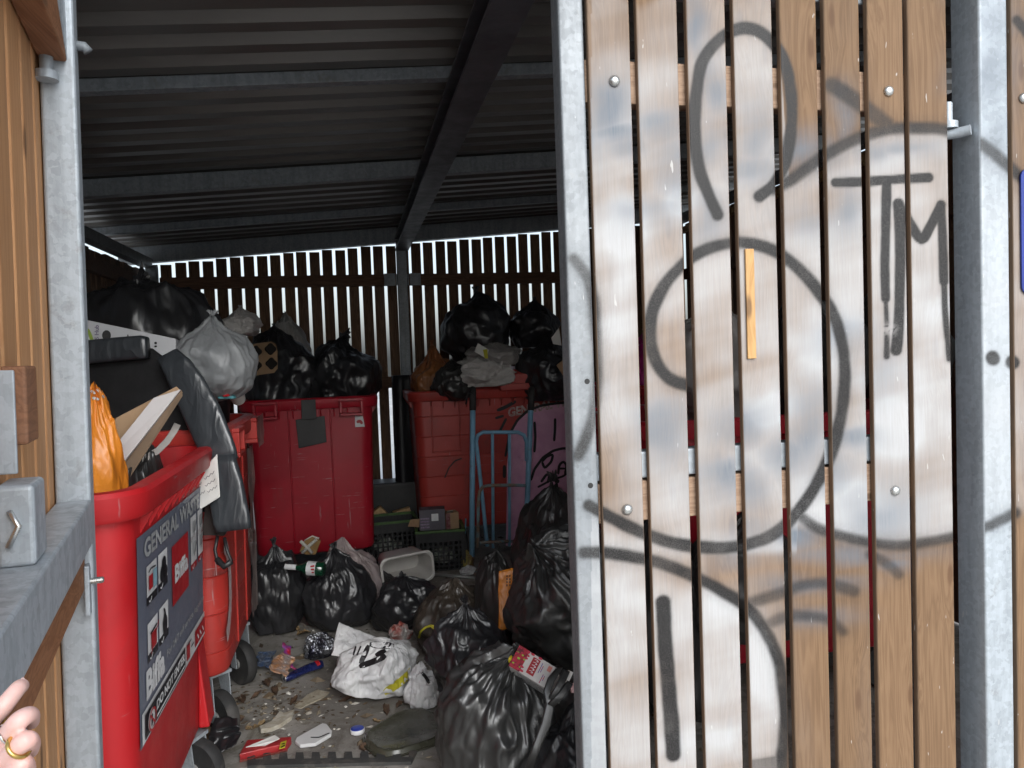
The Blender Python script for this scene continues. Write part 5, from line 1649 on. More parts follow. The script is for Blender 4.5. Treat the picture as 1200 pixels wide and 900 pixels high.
# pole on the floor and bits by the truck
pa, pb_ = at_z(505, 673, .012), at_z(557, 677, .012)
o = MB().tube([pa - pa, pb_ - pa], .010, 12).build('metal_tube', surf('pale_metal_tube', (.38, .38, .37), rough=(.35, .5), metal=.4), smooth=True)
o.location = pa; tag(o, 'thin pale metal tube lying before the crates', 'tube')
bag((540, 644, 556, 668), 'ball of yellow-green litter at the foot of the blue truck', film('yellow_litter', (.28, .24, .05), (.16, .09, .05), wr=.6, scale=3), 141, floor=True, tuft=0, crease=2, name='litter_ball', cat='litter', group='litter by the truck')
bag((538, 662, 558, 675), 'scrunched white tissue at the foot of the blue truck', WHT, 142, floor=True, tuft=0, crease=2.4, name='tissue', cat='tissue', group='litter by the truck')

# ------------------------------------------------------------------ white tub on its side, punnet, bottle
tb = thing('white_tub', 'white plastic tub tipped on its side with the open end facing out', 'tub', (0, 0, 0))
YTB = 4.55
q0, q1 = at_y(450, 686, YTB), at_y(508, 649, YTB)
w_, h_ = q1[0] - q0[0], q1[2] - q0[2]
tb.location = ((q0[0] + q1[0]) / 2, YTB, q0[2]); tb.rotation_euler = (0, R_(-4), R_(10))
rg_ = []
for (y, k, dr) in ((.005, 1.0, .010), (-.004, 1.0, .006), (-.004, 1.0, .0), (.004, .985, -.004), (.20, .86, -.004), (.20, .86, -.012)):
    pass
def tubring(y, k, gr): return [(a, y, h_ / 2 + b) for a, b in rrect(w_ * k + 2 * gr, h_ * k + 2 * gr, .045, 7)]
MB().rings([tubring(.012, 1, .0), tubring(.010, 1, .012), tubring(.0, 1, .012), tubring(-.004, 1, .006), tubring(.0, 1, -.002), tubring(.03, .985, -.003), tubring(.235, .84, -.003)], True, False, True).rings(
    [tubring(.012, 1, .0), tubring(.235, .85, .002), tubring(.24, .84, 0)], True, False, True).build('shell', surf('white_tub_plastic', (.58, .56, .53), (.52, .50, .47), rough=(.35, .5), bmp=.04, dirt=((.35, .3, .26), 6, .6, .35)), tb, auto=40, recalc=False)
bag((430, 668, 470, 740), 'dark sack propping up the white tub', BLK2, 143, Y=4.62, ry=.12, tuft=0, z0=.004)
pn = thing('card_punnet', 'brown card punnet with pale cross handles leaning on the crimson bin', 'punnet', tuple(at_y(365, 652, 4.62)))
cp = np.array(pn.location); PP = lambda a, b, dy=0: at_y(a, b, 4.62 + dy) - cp
MB().prism([PP(351, 646), (PP(357, 634)), PP(366, 629), PP(376, 634), PP(370, 650), PP(358, 650)], (0, .03, 0)).build('tray', surf('ochre_card', (.27, .16, .05), (.2, .11, .03), scale=14), pn, bevel=.003)
for (a, b) in (((352, 634), (366, 648)), ((354, 648), (371, 632))):
    MB().tube([PP(*a, -.01), PP((a[0] + b[0]) / 2, (a[1] + b[1]) / 2 - .5, -.016), PP(*b, -.01)], .010, 8).build('cross_band', surf('cream_plastic', (.55, .53, .48)), pn, smooth=True)
MB().tube([PP(353, 644, .01), PP(358, 633, .01), PP(366, 628.5, .01), PP(374, 631, .01)], .006, 8).build('tray_rim', surf('cream_plastic', (.55, .53, .48)), pn, smooth=True)
bt = thing('green_bottle', 'green glass bottle with a white and red label lying on the tied sack', 'bottle', tuple(at_d(353, 667, 3.98)))
cb = np.array(bt.location)
e0, e1 = at_d(334, 664, 4.0) - cb, at_d(380, 667, 3.99) - cb
L_ = np.linalg.norm(e1 - e0); ax = (e1 - e0) / L_
GLASS = surf('dark_green_glass', (.006, .045, .022), rough=(.08, .14), bmp=0, spec=.7)
MB().lathe([(.012, L_ * .27), (.013, L_ * .34), (.020, L_ * .44), (.034, L_ * .54), (.037, L_ * .60), (.037, L_ * .97), (.032, L_), (.001, L_ * .99)], e0, ax, 28).build('body', GLASS, bt, auto=50)
MB().lathe([(.001, 0), (.0145, .001), (.0150, L_ * .27), (.0135, L_ * .29)], e0, ax, 24).build('foil_neck', L_W, bt, auto=50)
lb = MB().lathe([(.0375, L_ * .58), (.0378, L_ * .59), (.0378, L_ * .80), (.0375, L_ * .81)], e0, ax, 32, caps=False).build('bottle_label', L_W, bt, smooth=True)
mbv = bvh_of(lb)
def fb_(px, py):
    d = ray(px, py)
    o_ = Vector(EYEP - cb); h = mbv.ray_cast(o_, Vector(d).normalized())
    return None if h[0] is None else np.array(h[0]) - d / np.linalg.norm(d) * .0015
mb = MB(); stroke(mb, [(363.5, 664), (370, 663)], 2.2, fb_); stroke(mb, [(364, 667.5), (371, 667)], 2.2, fb_); stroke(mb, [(365, 671), (369, 671)], 1.6, fb_); mb.build('red_lettering', L_R, lb, recalc=False)

# ------------------------------------------------------------------ fruit drink carton
fcq = [(609, 756), (655, 784), (636, 813), (596, 780)]
Dd = (2.40, 2.34, 2.30, 2.36)
P = [at_d(a, b, d) for (a, b), d in zip(fcq, Dd)]
cb = np.mean(P, 0); cb[2] = min(p[2] for p in P)
jt = thing('drink_carton', 'white fruit drink carton with red berries and a yellow cap lying on the front sack', 'drink carton', tuple(cb))
ux, uy = P[1] - P[0], P[3] - P[0]
nn = np.cross(ux, uy); nn /= np.linalg.norm(nn)
if nn @ _f > 0: nn = -nn
fc = lambda o_: (lambda u, v: P[0] - cb + ux * u + uy * v + nn * o_)
F0 = fc(0)
MB().prism([F0(0, 0), F0(1, 0), F0(1, 1), F0(0, 1)], -nn * .065).build('carton_body', surf('carton_white', (.66, .64, .62), rough=(.4, .55), bmp=.02), jt, bevel=.002)
sd = uy / np.linalg.norm(uy)
MB().prism([F0(.22, 1) + sd * .0015 - nn * .006, F0(.97, 1) + sd * .0015 - nn * .006, F0(.97, 1) + sd * .0015 - nn * .055, F0(.22, 1) + sd * .0015 - nn * .055], sd * .0008).build('grey_side', surf('carton_side', (.36, .36, .37), (.2, .2, .2), scale=140, bmp=0, lo=.48, hi=.52), jt)
patch(MB(), 0, 0, .27, 1, fc(.0015)).build('berry_print', surf('berry_red', (.36, .012, .03), (.12, .01, .02), scale=60, bmp=0, lo=.45, hi=.55), jt)
mb, m2, m3 = MB(), MB(), MB()
for k in range(26):
    u, v, r = rg.uniform(.03, .30), rg.uniform(.04, .96), rg.uniform(.02, .04)
    tgt = mb if k % 5 else m2
    tgt.add([fc(.0022 + .0002 * k)(u + r * math.cos(a), v + 1.3 * r * math.sin(a)) for a in np.linspace(0, 6.283, 13)[:-1]], [tuple(range(12))])
for (u, v) in ((.55, .04), (.36, .06), (.30, .9), (.27, .75)):
    mb.add([fc(.0030)(u + .05 * math.cos(a), v + .05 * math.sin(a)) for a in np.linspace(0, 6.283, 13)[:-1]], [tuple(range(12))])
mb.build('berries', surf('berry_bright', (.52, .03, .05), (.35, .01, .06), scale=70, bmp=0), jt, recalc=False)
m2.build('green_leaves', surf('leaf_print', (.30, .50, .05), bmp=0), jt, recalc=False)
patch(MB(), .40, .12, .58, .86, fc(.0018)).build('red_block', L_R, jt)
mb = MB()
for q in range(5): stroke(mb, [(.445, .20 + .13 * q), (.50, .17 + .13 * q), (.545, .22 + .13 * q), (.50, .25 + .13 * q)], .022, fc(.003))
mb.build('white_lettering', L_W, jt, recalc=False)
mb = MB()
for (u, a, b) in ((.64, .15, .62), (.68, .25, .55), (.76, .55, .95), (.80, .58, .80)): stroke(mb, [(u, a), (u, b)], .018, fc(.002))
mb.build('small_print', surf('carton_small_print', (.12, .10, .30), (.45, .03, .05), scale=120, bmp=0, lo=.45, hi=.55), jt, recalc=False)
patch(MB(), .78, .10, .87, .34, fc(.002)).build('red_square', surf('carton_pale_red', (.55, .2, .16), bmp=0), jt)
MB().lathe([(.012, 0), (.012, .018), (.010, .02)], F0(.02, .62) - nn * .03 - ux / np.linalg.norm(ux) * .0, -ux, 18).build('yellow_cap', surf('cap_yellow', (.75, .55, .02), rough=(.35, .45), bmp=0), jt, auto=40)
# sack strap knotted across its end, and the white card beyond it
stp = thing('torn_handles', 'twisted black sack handles stretched over the end of the drink carton', 'sack handles', tuple(at_d(645, 815, 2.2)))
cs_ = np.array(stp.location)
for pts in ([(655, 783, 2.29, 9, 1, -.2), (646, 796, 2.26, 9, 1, .4), (641, 810, 2.24, 9, 1, .1), (645, 824, 2.22, 11, 1, 0), (640, 848, 2.20, 12, 1, .3), (630, 872, 2.18, 10, 1, .4), (620, 900, 2.16, 9, 1, .4)],
            [(664, 786, 2.27, 8, 1, .3), (656, 804, 2.25, 9, 1, .5), (648, 818, 2.22, 10, 1, .3)], [(668, 800, 2.25, 8, 1, .6), (658, 814, 2.23, 9, 1, .6), (646, 826, 2.21, 9, 1, .3)]):
    pad(MB(), pts, cs_, .012).build('strap', BLK_S, stp, smooth=True)
o, c = slab('white_card', [(650, 806, 2.30), (666, 785, 2.34), (672, 788, 2.34), (655, 824, 2.29), (644, 812, 2.28)], PAPER, .004)
tag(o, 'white card edge caught between the black handles and the gate', 'card')
o, c = slab('red_wrapper', [(668, 802, 2.34), (690, 792, 2.36), (690, 812, 2.34), (670, 812, 2.33)], film('pink_red_wrapper', (.45, .10, .11), (.5, .3, .3), wr=.5, scale=3), .008)
tag(o, 'red and pink wrapper scrap beside the white card edge', 'wrapper')

# ------------------------------------------------------------------ litter on the floor
def floor_piece(name, pts, mat, tk, label=None, cat=None, z=.003, bevel=0, group=None, tilt=None, curl=0.0):
    P = [at_z(a, b, z) for a, b in pts]
    c = np.mean(P, 0); c[2] = z
    Q = [p - c for p in P]
    if tilt:
        for q, k in zip(Q, tilt): q[2] += k
    o = MB().prism(Q, (0, 0, tk)).build(name, mat, bevel=bevel)
    o.location = c
    if label: tag(o, label, cat, group)
    return o


def floor_map(o, z):
    L = np.array(o.location)
    return lambda px, py: at_z(px, py, z) - L


ty = thing('black_tray', 'clear-black plastic food tray lying on the concrete before the front sack', 'food tray', tuple(at_z(472, 863, .004)))
ct2 = np.array(ty.location)
oq = [(424, 868), (430, 862), (462, 842), (476, 837), (496, 835), (510, 840), (520, 849), (524, 862), (521, 870), (508, 877), (470, 889), (452, 892), (438, 888), (427, 878)]
O = np.array([at_z(a, b, .0) for a, b in oq]) * [1, 1, 0]; cen = O.mean(0)
def tring(k, z): return [(cen + (p - cen) * k) * [1, 1, 0] + [0, 0, z] - ct2 * [1, 1, 0] for p in O]
TRAY = surf('smoky_tray_plastic', (.045, .045, .032), (.06, .058, .042), scale=5, rough=(.14, .36), bmp=.07, bscale=10, scratch=.8, bdist=.004, dirt=((.14, .13, .10), 7, .58, .5))
tp = MB().rings([tring(1.0, .003), tring(.992, .007), tring(.955, .008), tring(.925, .022), tring(.905, .0255), tring(.86, .026), tring(.83, .0235), tring(.4, .0232)], True, False, True).build('tray', TRAY, ty, auto=60)
s_ = tp.modifiers.new('thickness', 'SOLIDIFY'); s_.thickness = .0015
pl = floor_piece('broken_plate', [(346, 872), (348, 868), (378, 851), (383, 852), (389, 860), (388, 864), (370, 875), (352, 877)], surf('white_foam', (.62, .62, .62), (.56, .56, .56), rough=(.5, .7), bmp=.1), .014, 'broken white foam tray end with a dark scratch, on the concrete', 'foam tray', bevel=.003)
mb = MB(); stroke(mb, [(364, 864), (374, 864), (386, 859)], 1.1, floor_map(pl, .0195)); mb.build('scratch', BLK_SPRAY, pl, recalc=False)
fs = floor_piece('foam_shard', [(304, 856), (318, 850), (328, 838), (333, 840), (345, 836), (342, 844), (330, 853), (318, 858), (306, 860)], surf('dirty_foam', (.50, .47, .40), (.36, .32, .25), scale=30, rough=(.8, .95), bmp=.3), .018, 'jagged dirty white foam shard behind the red food box', 'foam shard', bevel=.002)
pc = floor_piece('paper_patch', [(345, 829), (360, 815), (372, 809), (386, 812), (380, 818), (362, 826), (352, 831)], surf('mashed_paper', (.42, .38, .30), (.30, .26, .19), scale=40, rough=(.9, 1), bmp=.5, bscale=50, bdist=.006), .004, 'patch of mashed pale paper trodden onto the concrete', 'paper')
RB = thing('food_box', 'torn red food box with a yellow sticker lying on the concrete', 'food box', tuple(at_z(308, 884, .003)))
cr_ = np.array(RB.location)
G3 = lambda a, b, z: at_z(a, b, z) - cr_
MB().prism([G3(281, 893, .003), G3(336, 880, .003), G3(342, 872, .003), G3(290, 876, .003)], (0, 0, .030)).build('box_body', surf('food_box_red', (.42, .03, .03), (.30, .02, .025), scale=14, rough=(.4, .6), bmp=.1), RB, bevel=.003)
MB().prism([G3(281, 893.5, .005) , G3(337, 880.5, .005), G3(337, 878.5, .028), G3(281, 891, .028)], (0, -.001, 0)).build('front_panel', surf('box_front_print', (.46, .05, .04), (.52, .20, .16), scale=50, bmp=0, lo=.5, hi=.6), RB)
MB().prism([G3(288, 876, .036), G3(322, 862, .05), G3(328, 866, .05), G3(310, 874, .036)], (0, 0, .002)).build('torn_lining', PAPER, RB)
MB().prism([G3(327, 878, .0345), G3(334, 876, .0345), G3(336, 868, .0345), G3(329, 870, .0345)], (0, 0, .0012)).build('yellow_sticker', YEL, RB)
mb = MB(); stroke(mb, [(329, 876), (334, 873)], 1.4, lambda a, b: G3(a, b, .0365)); stroke(mb, [(330, 872), (334, 871)], 1.2, lambda a, b: G3(a, b, .0365)); mb.build('sticker_print', BLK_SPRAY, RB, recalc=False)
LDc = at_z(419, 858, .003)
ld = thing('jar_lid', 'small round lid with a blue top and white rim on the concrete', 'lid', tuple(LDc))
MB().lathe([(.0275, 0), (.0285, .004), (.0285, .014), (.027, .016)], (0, 0, 0), (0, 0, 1), 32).build('rim', L_W, ld, auto=40)
MB().lathe([(.0265, .0165), (.022, .018), (.0005, .0185)], (0, 0, 0), (0, 0, 1), 32).build('top', surf('lid_blue', (.03, .06, .40), rough=(.3, .45), bmp=.02), ld, smooth=True)
# interlocking mat edge
mt = MB()
def mpt(px, k): return at_z(px, 892 + k - (px - 290) * .014, .003)
P, Q = [], []
outer = []
for i, px in enumerate(np.arange(290, 482, 9.5)):
    up = -6 if i % 2 == 0 else 1.5
    outer += [(px, up), (px + 8.5, up)]
pts = outer + [(482, 7), (290, 9)]
W3 = [mpt(a, b) for a, b in pts]; cm = np.mean(W3, 0); cm[2] = .003
o = mt.prism([p - cm for p in W3], (0, 0, .012)).build('mat_edging', surf('dark_foam_rubber', (.035, .035, .036), (.05, .05, .048), rough=(.7, .85), dirt=((.16, .14, .12), 8, .5, .5)))
o.location = cm; tag(o, 'toothed dark rubber mat edging strip across the doorway floor', 'mat edging')
# wrappers
def wrapper(box, label, c1, c2, seed, sc=3.0, ratio=.6, **kw):
    return bag(box, label, film('wrapper_film_%d' % seed, c1, c2, rough=(.25, .4), wr=.5, scale=sc), seed, floor=True, ratio=ratio, tuft=0, crease=1.8, lump=1.8, planes=6, name='food_wrapper', cat='wrapper', group='floor wrappers', sag=.6, **kw)
def crisp(quad, label, c1, c2, seed, D0, D1, sc=3.0, amp=.024):
    return sheet('food_wrapper', quad, D0, D1, film('wrapper_film_%d' % seed, c1, c2, rough=(.25, .4), wr=.5, scale=sc), label, 'wrapper', amp=amp, seed=seed, group='floor wrappers', fr=26)
crisp([(328, 764), (346, 769), (336, 794), (314, 782)], 'orange and grey snack packet lying crumpled on the concrete', (.42, .19, .07), (.28, .28, .30), 151, 3.62, 3.44)
crisp([(332, 752), (341, 757), (346, 785), (336, 780)], 'purple and red twisted wrapper behind the orange packet', (.14, .06, .30), (.45, .02, .04), 152, 3.68, 3.56, 4)
crisp([(302, 764), (322, 762), (318, 783), (300, 780)], 'dark blue scrap of wrapper by the caster', (.03, .07, .16), (.09, .10, .12), 153, 3.72, 3.60)
cn = thing('drink_can', 'flattened dark blue drink can with a red and white end on the concrete', 'can', tuple(at_z(356, 793, .02)))
cq = np.array(cn.location)
e0, e1 = at_z(333, 795, .022) - cq, at_z(377, 778, .03) - cq
L_ = np.linalg.norm(e1 - e0); ax_ = (e1 - e0) / L_
mb = MB(); rings = []
for s in np.linspace(0, 1, 12):
    r = .021 * (1 if 0 < s < 1 else .8); fl_ = .62 + .3 * s
    ctr = e0 + ax_ * L_ * s
    sd2 = np.cross(ax_, [0, 0, 1]); sd2 /= np.linalg.norm(sd2)
    rings.append([ctr + sd2 * r * 1.25 * math.cos(a) + np.array([0, 0, 1]) * r * fl_ * math.sin(a) + np.array([0, 0, .004 * math.sin(5 * s + 2 * a)]) for a in np.linspace(0, 2 * math.pi, 21)[:-1]])
mb.rings(rings, True, True, True).build('can_body', surf('can_navy', (.02, .03, .13), (.015, .02, .08), scale=20, rough=(.2, .35), metal=.3, bmp=.1), cn, auto=60)
MB().lathe([(.0, 0), (.014, .0), (.019, -.003), (.020, .002), (.018, .004)], e0, ax_, 20).build('can_end', ZINC, cn, auto=40)
mb = MB().rings([[p * 1 + (p - (e0 + ax_ * L_ * s)) * .03 for p in rings[k]][2:9] for k, s in ((9, 9 / 11), (10, 10 / 11))], False); mb.build('red_band', L_R, cn, recalc=False)
wrapper((405, 772, 414, 783), 'tiny yellow scrap under the white carrier bag', (.5, .42, .03), (.4, .3, .02), 154, 5)
wrapper((455, 728, 484, 752), 'clear and red litter between the low sack and the carrier bag', (.40, .38, .36), (.35, .06, .04), 155, 4)
wrapper((476, 705, 494, 738), 'pale blue tissue squeezed beside the brown-tinged sack', (.30, .48, .55), (.5, .55, .58), 156, 4)
o = floor_piece('brown_box', [(236, 862), (238, 848), (252, 852), (254, 866), (246, 870)], CARD, .05, 'small battered brown box against the bin wheel', 'cardboard box', bevel=.003)
# leaves
LEAF = surf('dead_leaf', (.10, .055, .03), (.055, .032, .020), scale=40, rough=(.7, .9), bmp=.3)
LEAF2 = surf('pale_dead_leaf', (.26, .18, .09), (.17, .11, .055), scale=40, rough=(.7, .9), bmp=.3)
SPOT = [((268, 835), 'dark curled leaf beside the rear caster'), ((284, 822), 'long dark leaf in the middle of the drift by the caster'), ((300, 816), 'dark leaf at the far end of the drift by the caster'), ((278, 846), 'brown leaf between the two casters'), ((312, 803), 'dark leaf crumbled below the orange packet'), ((322, 812), 'dark twisted leaf below the flattened can'), ((408, 820), 'brown leaf touching the white carrier bag'), ((418, 818), 'second brown leaf touching the white carrier bag'), ((470, 828), 'dark leaf under the screwed-up carrier'), ((452, 834), 'brown leaf between tray and white carrier'), ((345, 822), 'dark leaf above the mashed paper'), ((430, 880), 'brown leaf by the tray corner'), ((356, 744), 'pale leaf below the round tied sack'), ((348, 738), 'tan leaf curled against the upright sack'), ((330, 846), 'tan leaf beside the foam shard'), ((300, 852), 'tan leaf beyond the red food box'), ((395, 808), 'small dark leaf on bare concrete near the carrier'), ((428, 792), 'dark leaf at the edge of the carrier bag'), ((336, 768), 'dark leaf behind the purple wrapper'), ((444, 846), 'tan leaf lying above the tray rim')]
protos = []
for k in range(4):
    rgk = np.random.RandomState(200 + k)
    n = 9; rows = []
    for i in range(n):
        s = i / (n - 1); w = .016 * math.sin(math.pi * min(.97, s + .02)) ** .7 * (1 + .3 * rgk.uniform(-1, 1)) + .0006
        rows.append([(-.035 + .07 * s, j * w, .004 + .014 * rgk.uniform(.2, 1) * abs(j) ** 1.5 + .008 * math.sin(3 * s + k)) for j in (-1, -.5, 0, .5, 1)])
    me = MB().rings(rows, False)
    protos.append(me)
made = []
for i, ((px, py), lab_) in enumerate(SPOT):
    k = i % 4; m_ = LEAF2 if any(w in lab_ for w in ('pale', 'tan')) else LEAF
    key = (k, m_.name)
    src = next((x for x in made if x.get('_k') == str(key)), None)
    if src is None:
        o = protos[k].build('dead_leaf', m_, smooth=True, recalc=False); o['_k'] = str(key); made.append(o)
    else:
        o = src.copy(); COL.objects.link(o)
    o.location = at_z(px, py, .003); o.rotation_euler = (random.uniform(-.2, .2), random.uniform(-.2, .2), random.uniform(0, 6.28)); s = random.uniform(.7, 1.25); o.scale = (s, s, s)
    tag(o, lab_, 'leaf', 'dead leaves on the concrete')
for o in bpy.data.objects:
    if '_k' in o: del o['_k']
# uncountable crumbs
crm, nt, b = nodes('floor_crumbs')
gq = nd(nt, 'ShaderNodeNewGeometry')
cr_n = nd(nt, 'ShaderNodeValToRGB', i0=gq.outputs['Random Per Island'])
els = cr_n.color_ramp.elements
els[0].position = 0; els[0].color = (.04, .03, .022, 1); els[1].position = 1; els[1].color = (.55, .53, .48, 1)
for p_, c_ in ((.35, (.10, .065, .035, 1)), (.6, (.17, .14, .10, 1)), (.82, (.26, .22, .16, 1)), (.92, (.5, .47, .42, 1))):
    e = els.new(p_); e.color = c_
nt.links.new(cr_n.outputs[0], b.inputs['Base Color']); b.inputs['Roughness'].default_value = .8
mb = MB(); rgc = np.random.RandomState(5)
for i in range(650):
    px, py = rgc.uniform(236, 530), 735 + 170 * rgc.beta(1.2, 1.3)
    if rgc.rand() < .55: px, py = 300 + rgc.normal() * 45, 825 + rgc.normal() * 16
    q = at_z(px, py, .003); s = abs(rgc.normal()) * .0045 + .0018
    if i % 11 == 0: s *= 2.2
    a = rgc.uniform(0, 6.28); e1_ = np.array([math.cos(a), math.sin(a), rgc.uniform(-.2, .2)]) * s * rgc.uniform(.8, 2.4); e2_ = np.array([-math.sin(a), math.cos(a), rgc.uniform(-.3, .3)]) * s
    up = np.array([0, 0, s * rgc.uniform(.3, .9)])
    mb.add([q - e1_, q + e2_ * .8, q + e1_, q - e2_, q + up], [(0, 1, 4), (1, 2, 4), (2, 3, 4), (3, 0, 4)])
for i in range(700):
    x, y = rgc.uniform(-.4, 1.3), rgc.uniform(1.7, 6.2)
    s = abs(rgc.normal()) * .006 + .002; a = rgc.uniform(0, 6.28); q = np.array([x, y, .003])
    e1_ = np.array([math.cos(a), math.sin(a), .1]) * s * 1.6; e2_ = np.array([-math.sin(a), math.cos(a), -.1]) * s; up = np.array([0, 0, s * .6])
    mb.add([q - e1_, q + e2_ * .8, q + e1_, q - e2_, q + up], [(0, 1, 4), (1, 2, 4), (2, 3, 4), (3, 0, 4)])
o = mb.build('floor_litter', crm, recalc=False); tag(o, 'crumbs of leaf, paper and dirt strewn over the concrete', 'litter', kind='stuff')
# timber offcut leaning by the hinge post
pp_ = [at_y(1114, 905, 1.95), at_y(1128, 905, 1.95), at_y(1128, 788, 1.95), at_y(1120, 786, 1.95), at_y(1114, 810, 1.95)]
c = np.mean(pp_, 0); c[2] = 0.004
o = MB().prism([q - c if q[2] > .62 else np.array([q[0] - c[0], q[1] - c[1], 0]) for q in pp_], (0, .02, 0)).build('leaning_offcut', wood('mossy_offcut', (.20, .15, .06), (.30, .24, .11)))
o.location = c; tag(o, 'yellow-brown timber offcut standing behind the gate hinge side', 'wood offcut')

# ------------------------------------------------------------------ the hand holding the open leaf
SKIN = None
m, nt, b = nodes('skin')
v = coords(nt)
c = mixc(nt, ramp(nt, nz(nt, v, 30, 5, .6), .35, .65), (.50, .31, .275), (.59, .39, .35))
c = mixc(nt, mth(nt, 'MULTIPLY', ramp(nt, nz(nt, v, 14, 3, .5), .5, .7), .35), c, (.60, .27, .22))
nt.links.new(c, b.inputs['Base Color']); b.inputs['Roughness'].default_value = .48
b.inputs['Subsurface Weight'].default_value = .18; b.inputs['Subsurface Radius'].default_value = (.012, .005, .003)
bump(nt, b, mth(nt, 'ADD', nz(nt, v, 380, 3), nz(nt, coords(nt, (1, 1, .35)), 160, 3)), .22, .0008)
SKIN = m
HS = .77
pe = thing('person', 'hand with gold and silver rings and a black cuff gripping the open gate leaf', 'person', tuple(at_d(-30, 905, .74 * HS)))
ch = np.array(pe.location)
HP = lambda px, py, D: at_d(px, py, D * HS) - ch
mb = MB()


def limb(pts):
    """pts: (px, py, dist, radius m); rounded chain"""
    Q = [HP(*p[:3]) for p in pts]; r = [p[3] * HS * .84 for p in pts]
    # smooth resample
    out, ro = [], []
    for i in range(len(Q) - 1):
        p0, p1, p2, p3 = Q[max(i - 1, 0)], Q[i], Q[i + 1], Q[min(i + 2, len(Q) - 1)]
        for k in range(8):
            t = k / 8
            out.append(.5 * ((2 * p1) + (-p0 + p2) * t + (2 * p0 - 5 * p1 + 4 * p2 - p3) * t * t + (-p0 + 3 * p1 - 3 * p2 + p3) * t ** 3)); ro.append(r[i] * (1 - t) + r[i + 1] * t)
    out.append(Q[-1]); ro.append(r[-1])
    d0 = out[0] - out[1]; d0 /= np.linalg.norm(d0); d1_ = out[-1] - out[-2]; d1_ /= np.linalg.norm(d1_)
    pre = [out[0] + d0 * ro[0] * k for k in (.97, .75, .4)]; prr = [ro[0] * k for k in (.24, .66, .92)]
    pos = [out[-1] + d1_ * ro[-1] * k for k in (.4, .75, .97)]; por = [ro[-1] * k for k in (.92, .66, .24)]
    mb.tube(pre + out + pos, prr + ro + por, 18)


limb([(-34, 874, .735, .0105), (-14, 849, .728, .0100), (4, 828, .722, .0104), (20, 808, .735, .0092), (25, 804, .752, .0085)])          # index
limb([(-22, 892, .725, .0108), (2, 868, .713, .0102), (22, 845, .705, .0108), (35, 838, .720, .0094), (37, 846, .748, .0086)])            # middle
limb([(-10, 905, .722, .0108), (10, 886, .705, .0100), (30, 868, .698, .0105), (37, 872, .718, .0092), (36, 880, .745, .0084)])            # ring
limb([(-2, 922, .72, .0098), (14, 908, .705, .0090), (27, 894, .700, .0092), (33, 900, .718, .0080), (32, 906, .742, .0074)])               # little
limb([(-46, 920, .745, .0130), (-36, 900, .775, .0115), (-18, 872, .800, .0105), (-4, 850, .806, .0095)])                                   # thumb, behind
for (a, b_) in (((-34, 874, .735), (-66, 945, .742)), ((-22, 892, .725), (-58, 952, .735)), ((-10, 905, .722), (-52, 958, .732)), ((-2, 922, .72), (-46, 962, .732))):
    limb([(*a, .0125), ((a[0] + b_[0]) / 2, (a[1] + b_[1]) / 2, (a[2] + b_[2]) / 2, .0150), (*b_, .0190)])
limb([(-55, 950, .736, .024), (-75, 990, .74, .027), (-100, 1040, .74, .032)])
hand = mb.build('hand', SKIN, pe, smooth=True)
rm = hand.modifiers.new('one_skin', 'REMESH'); rm.mode = 'VOXEL'; rm.voxel_size = .0013; rm.use_smooth_shade = True
sm = hand.modifiers.new('soften', 'SMOOTH'); sm.factor = .5; sm.iterations = 4
GOLD = surf('gold_ring', (.75, .50, .16), rough=(.15, .25), metal=1, bmp=0)
SILV = surf('silver_ring', (.75, .74, .72), rough=(.15, .25), metal=1, bmp=0)


def ring_on(name, p, q, r, tr, mat, zig=0.0):
    a, b_ = HP(*p), HP(*q); ax = (b_ - a) / np.linalg.norm(b_ - a)
    ref = np.cross(ax, [0, 0, 1.]); ref /= np.linalg.norm(ref); up = np.cross(ref, ax)
    P = [a + r * (math.cos(t) * ref + math.sin(t) * up) + ax * zig * (abs(((t / 3.14159 * 2) % 2) - 1) - .5) for t in np.linspace(0, 2 * math.pi, 49)]
    MB().tube(P, tr, 8, caps=False).build(name, mat, pe, smooth=True)


mb = MB().obox(HP(24.5, 801.5, .738), (HP(28, 797, .742) - HP(24, 801, .735)) * 1.2, (HP(28, 803, .738) - HP(24, 799, .738)) * .75, -_f * .0012)
mb.build('nail', surf('nail', (.72, .50, .46), rough=(.2, .3), bmp=0), pe, bevel=.002, seg=3)
ring_on('gold_ring', (-8, 842, .726), (4, 828, .722), .0112 * HS * .88, .0014, GOLD)
ring_on('silver_ring', (10, 859, .709), (22, 845, .705), .0114 * HS * .88, .0011, SILV, .005)
ring_on('wide_gold_ring', (22, 875, .700), (31, 867, .699), .0116 * HS * .88, .0018, GOLD)
mb = MB().tube([HP(-52, 946, .736), HP(-70, 980, .738), HP(-95, 1030, .74), HP(-150, 1140, .75)], [.029, .033, .037, .045], 24, caps=False)
sl = mb.build('sleeve', surf('black_sleeve', (.012, .012, .013), rough=(.85, .95), bmp=.3, bscale=200), pe, smooth=True)
s_ = sl.modifiers.new('thickness', 'SOLIDIFY'); s_.thickness = .004
lbt = MB().lathe([(.0075, 0), (.0075, .012), (.0045, .012), (.0045, .02), (.003, .022)], TE * .60 + TN * .018 + TZ * 1.058, TN, 14)
lbt.build('latch_bolt', ZINC, leaf, auto=40)

# ------------------------------------------------------------------ bases under the roots
def rebase(root, loc):
    d = Vector(loc) - root.location
    root.location = Vector(loc)
    for ch_ in root.children: ch_.location = ch_.location - d


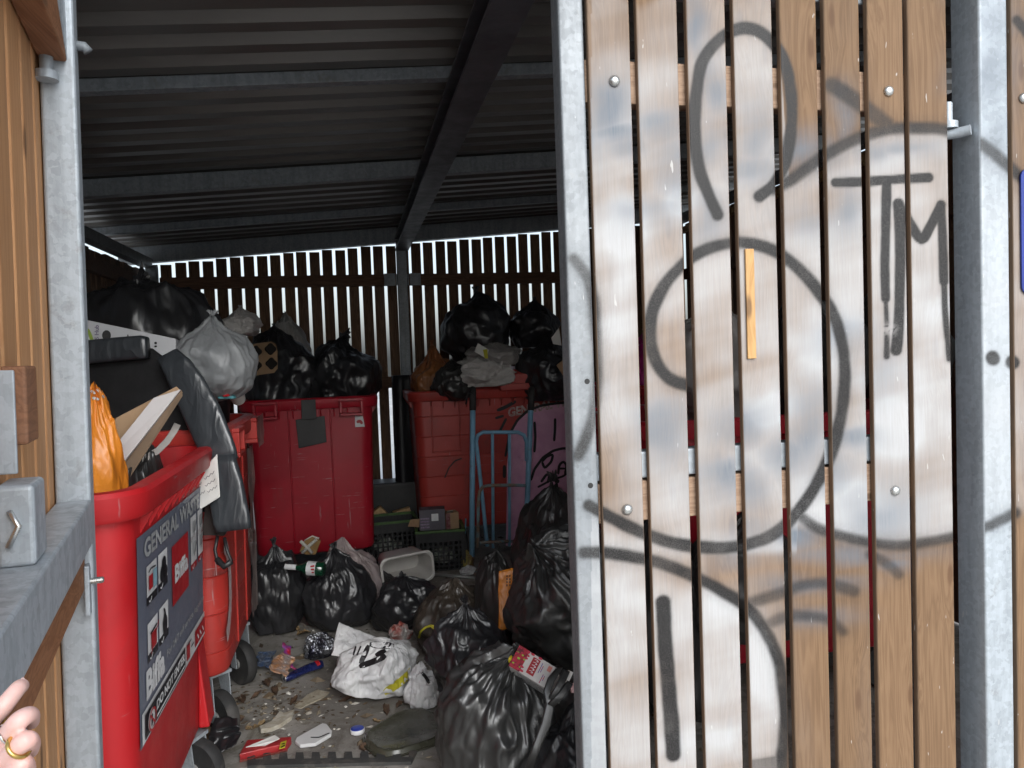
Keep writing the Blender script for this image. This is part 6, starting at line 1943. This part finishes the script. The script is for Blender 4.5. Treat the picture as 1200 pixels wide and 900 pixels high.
rebase(gate, ((GX0 + GX1) / 2, YS, 0.0))

# ------------------------------------------------------------------ camera, light, output
cam = bpy.data.cameras.new('camera'); co = bpy.data.objects.new('camera', cam); COL.objects.link(co)
cam.sensor_fit = 'HORIZONTAL'; cam.sensor_width = 36; cam.lens = FOC / 1200 * 36
cam.clip_start = .02; cam.clip_end = 500
M = Matrix(((_r[0], _u[0], -_f[0], 0), (_r[1], _u[1], -_f[1], 0), (_r[2], _u[2], -_f[2], EYE), (0, 0, 0, 1)))
co.matrix_world = M
SC.camera = co
SUN_EL, SUN_AZ = R_(33), R_(168)          # azimuth clockwise from +Y
wd = bpy.data.worlds.new('World'); SC.world = wd; wd.use_nodes = True
nt = wd.node_tree; bg = nt.nodes['Background']
sky = nt.nodes.new('ShaderNodeTexSky'); sky.sky_type = 'NISHITA'; sky.sun_disc = False
sky.sun_elevation = SUN_EL; sky.sun_rotation = SUN_AZ; sky.dust_density = 4; sky.air_density = 1.2
hs = nt.nodes.new('ShaderNodeHueSaturation'); hs.inputs['Saturation'].default_value = .4
nt.links.new(sky.outputs[0], hs.inputs['Color']); nt.links.new(mixc(nt, 1.0, hs.outputs[0], (.93, 1.0, 1.08), 'MULTIPLY'), bg.inputs['Color'])
bg.inputs['Strength'].default_value = .15
sl_ = bpy.data.lights.new('sun', 'SUN'); so = bpy.data.objects.new('sun', sl_); COL.objects.link(so)
sl_.energy = .5; sl_.angle = R_(45); sl_.color = (1, .99, .975)
sd_ = Vector((math.sin(SUN_AZ) * math.cos(SUN_EL), math.cos(SUN_AZ) * math.cos(SUN_EL), math.sin(SUN_EL)))
so.rotation_euler = sd_.to_track_quat('Z', 'Y').to_euler(); so.location = (3, -3, 6)
vs = SC.view_settings
vs.view_transform = 'Standard'; vs.look = 'None'; vs.gamma = 1; vs.exposure = 0.80; vs.use_curve_mapping = False
SC.cycles.use_denoising = True
SC.cycles.max_bounces = 10; SC.cycles.diffuse_bounces = 6; SC.cycles.transparent_max_bounces = 12
SC.cycles.sample_clamp_indirect = 8
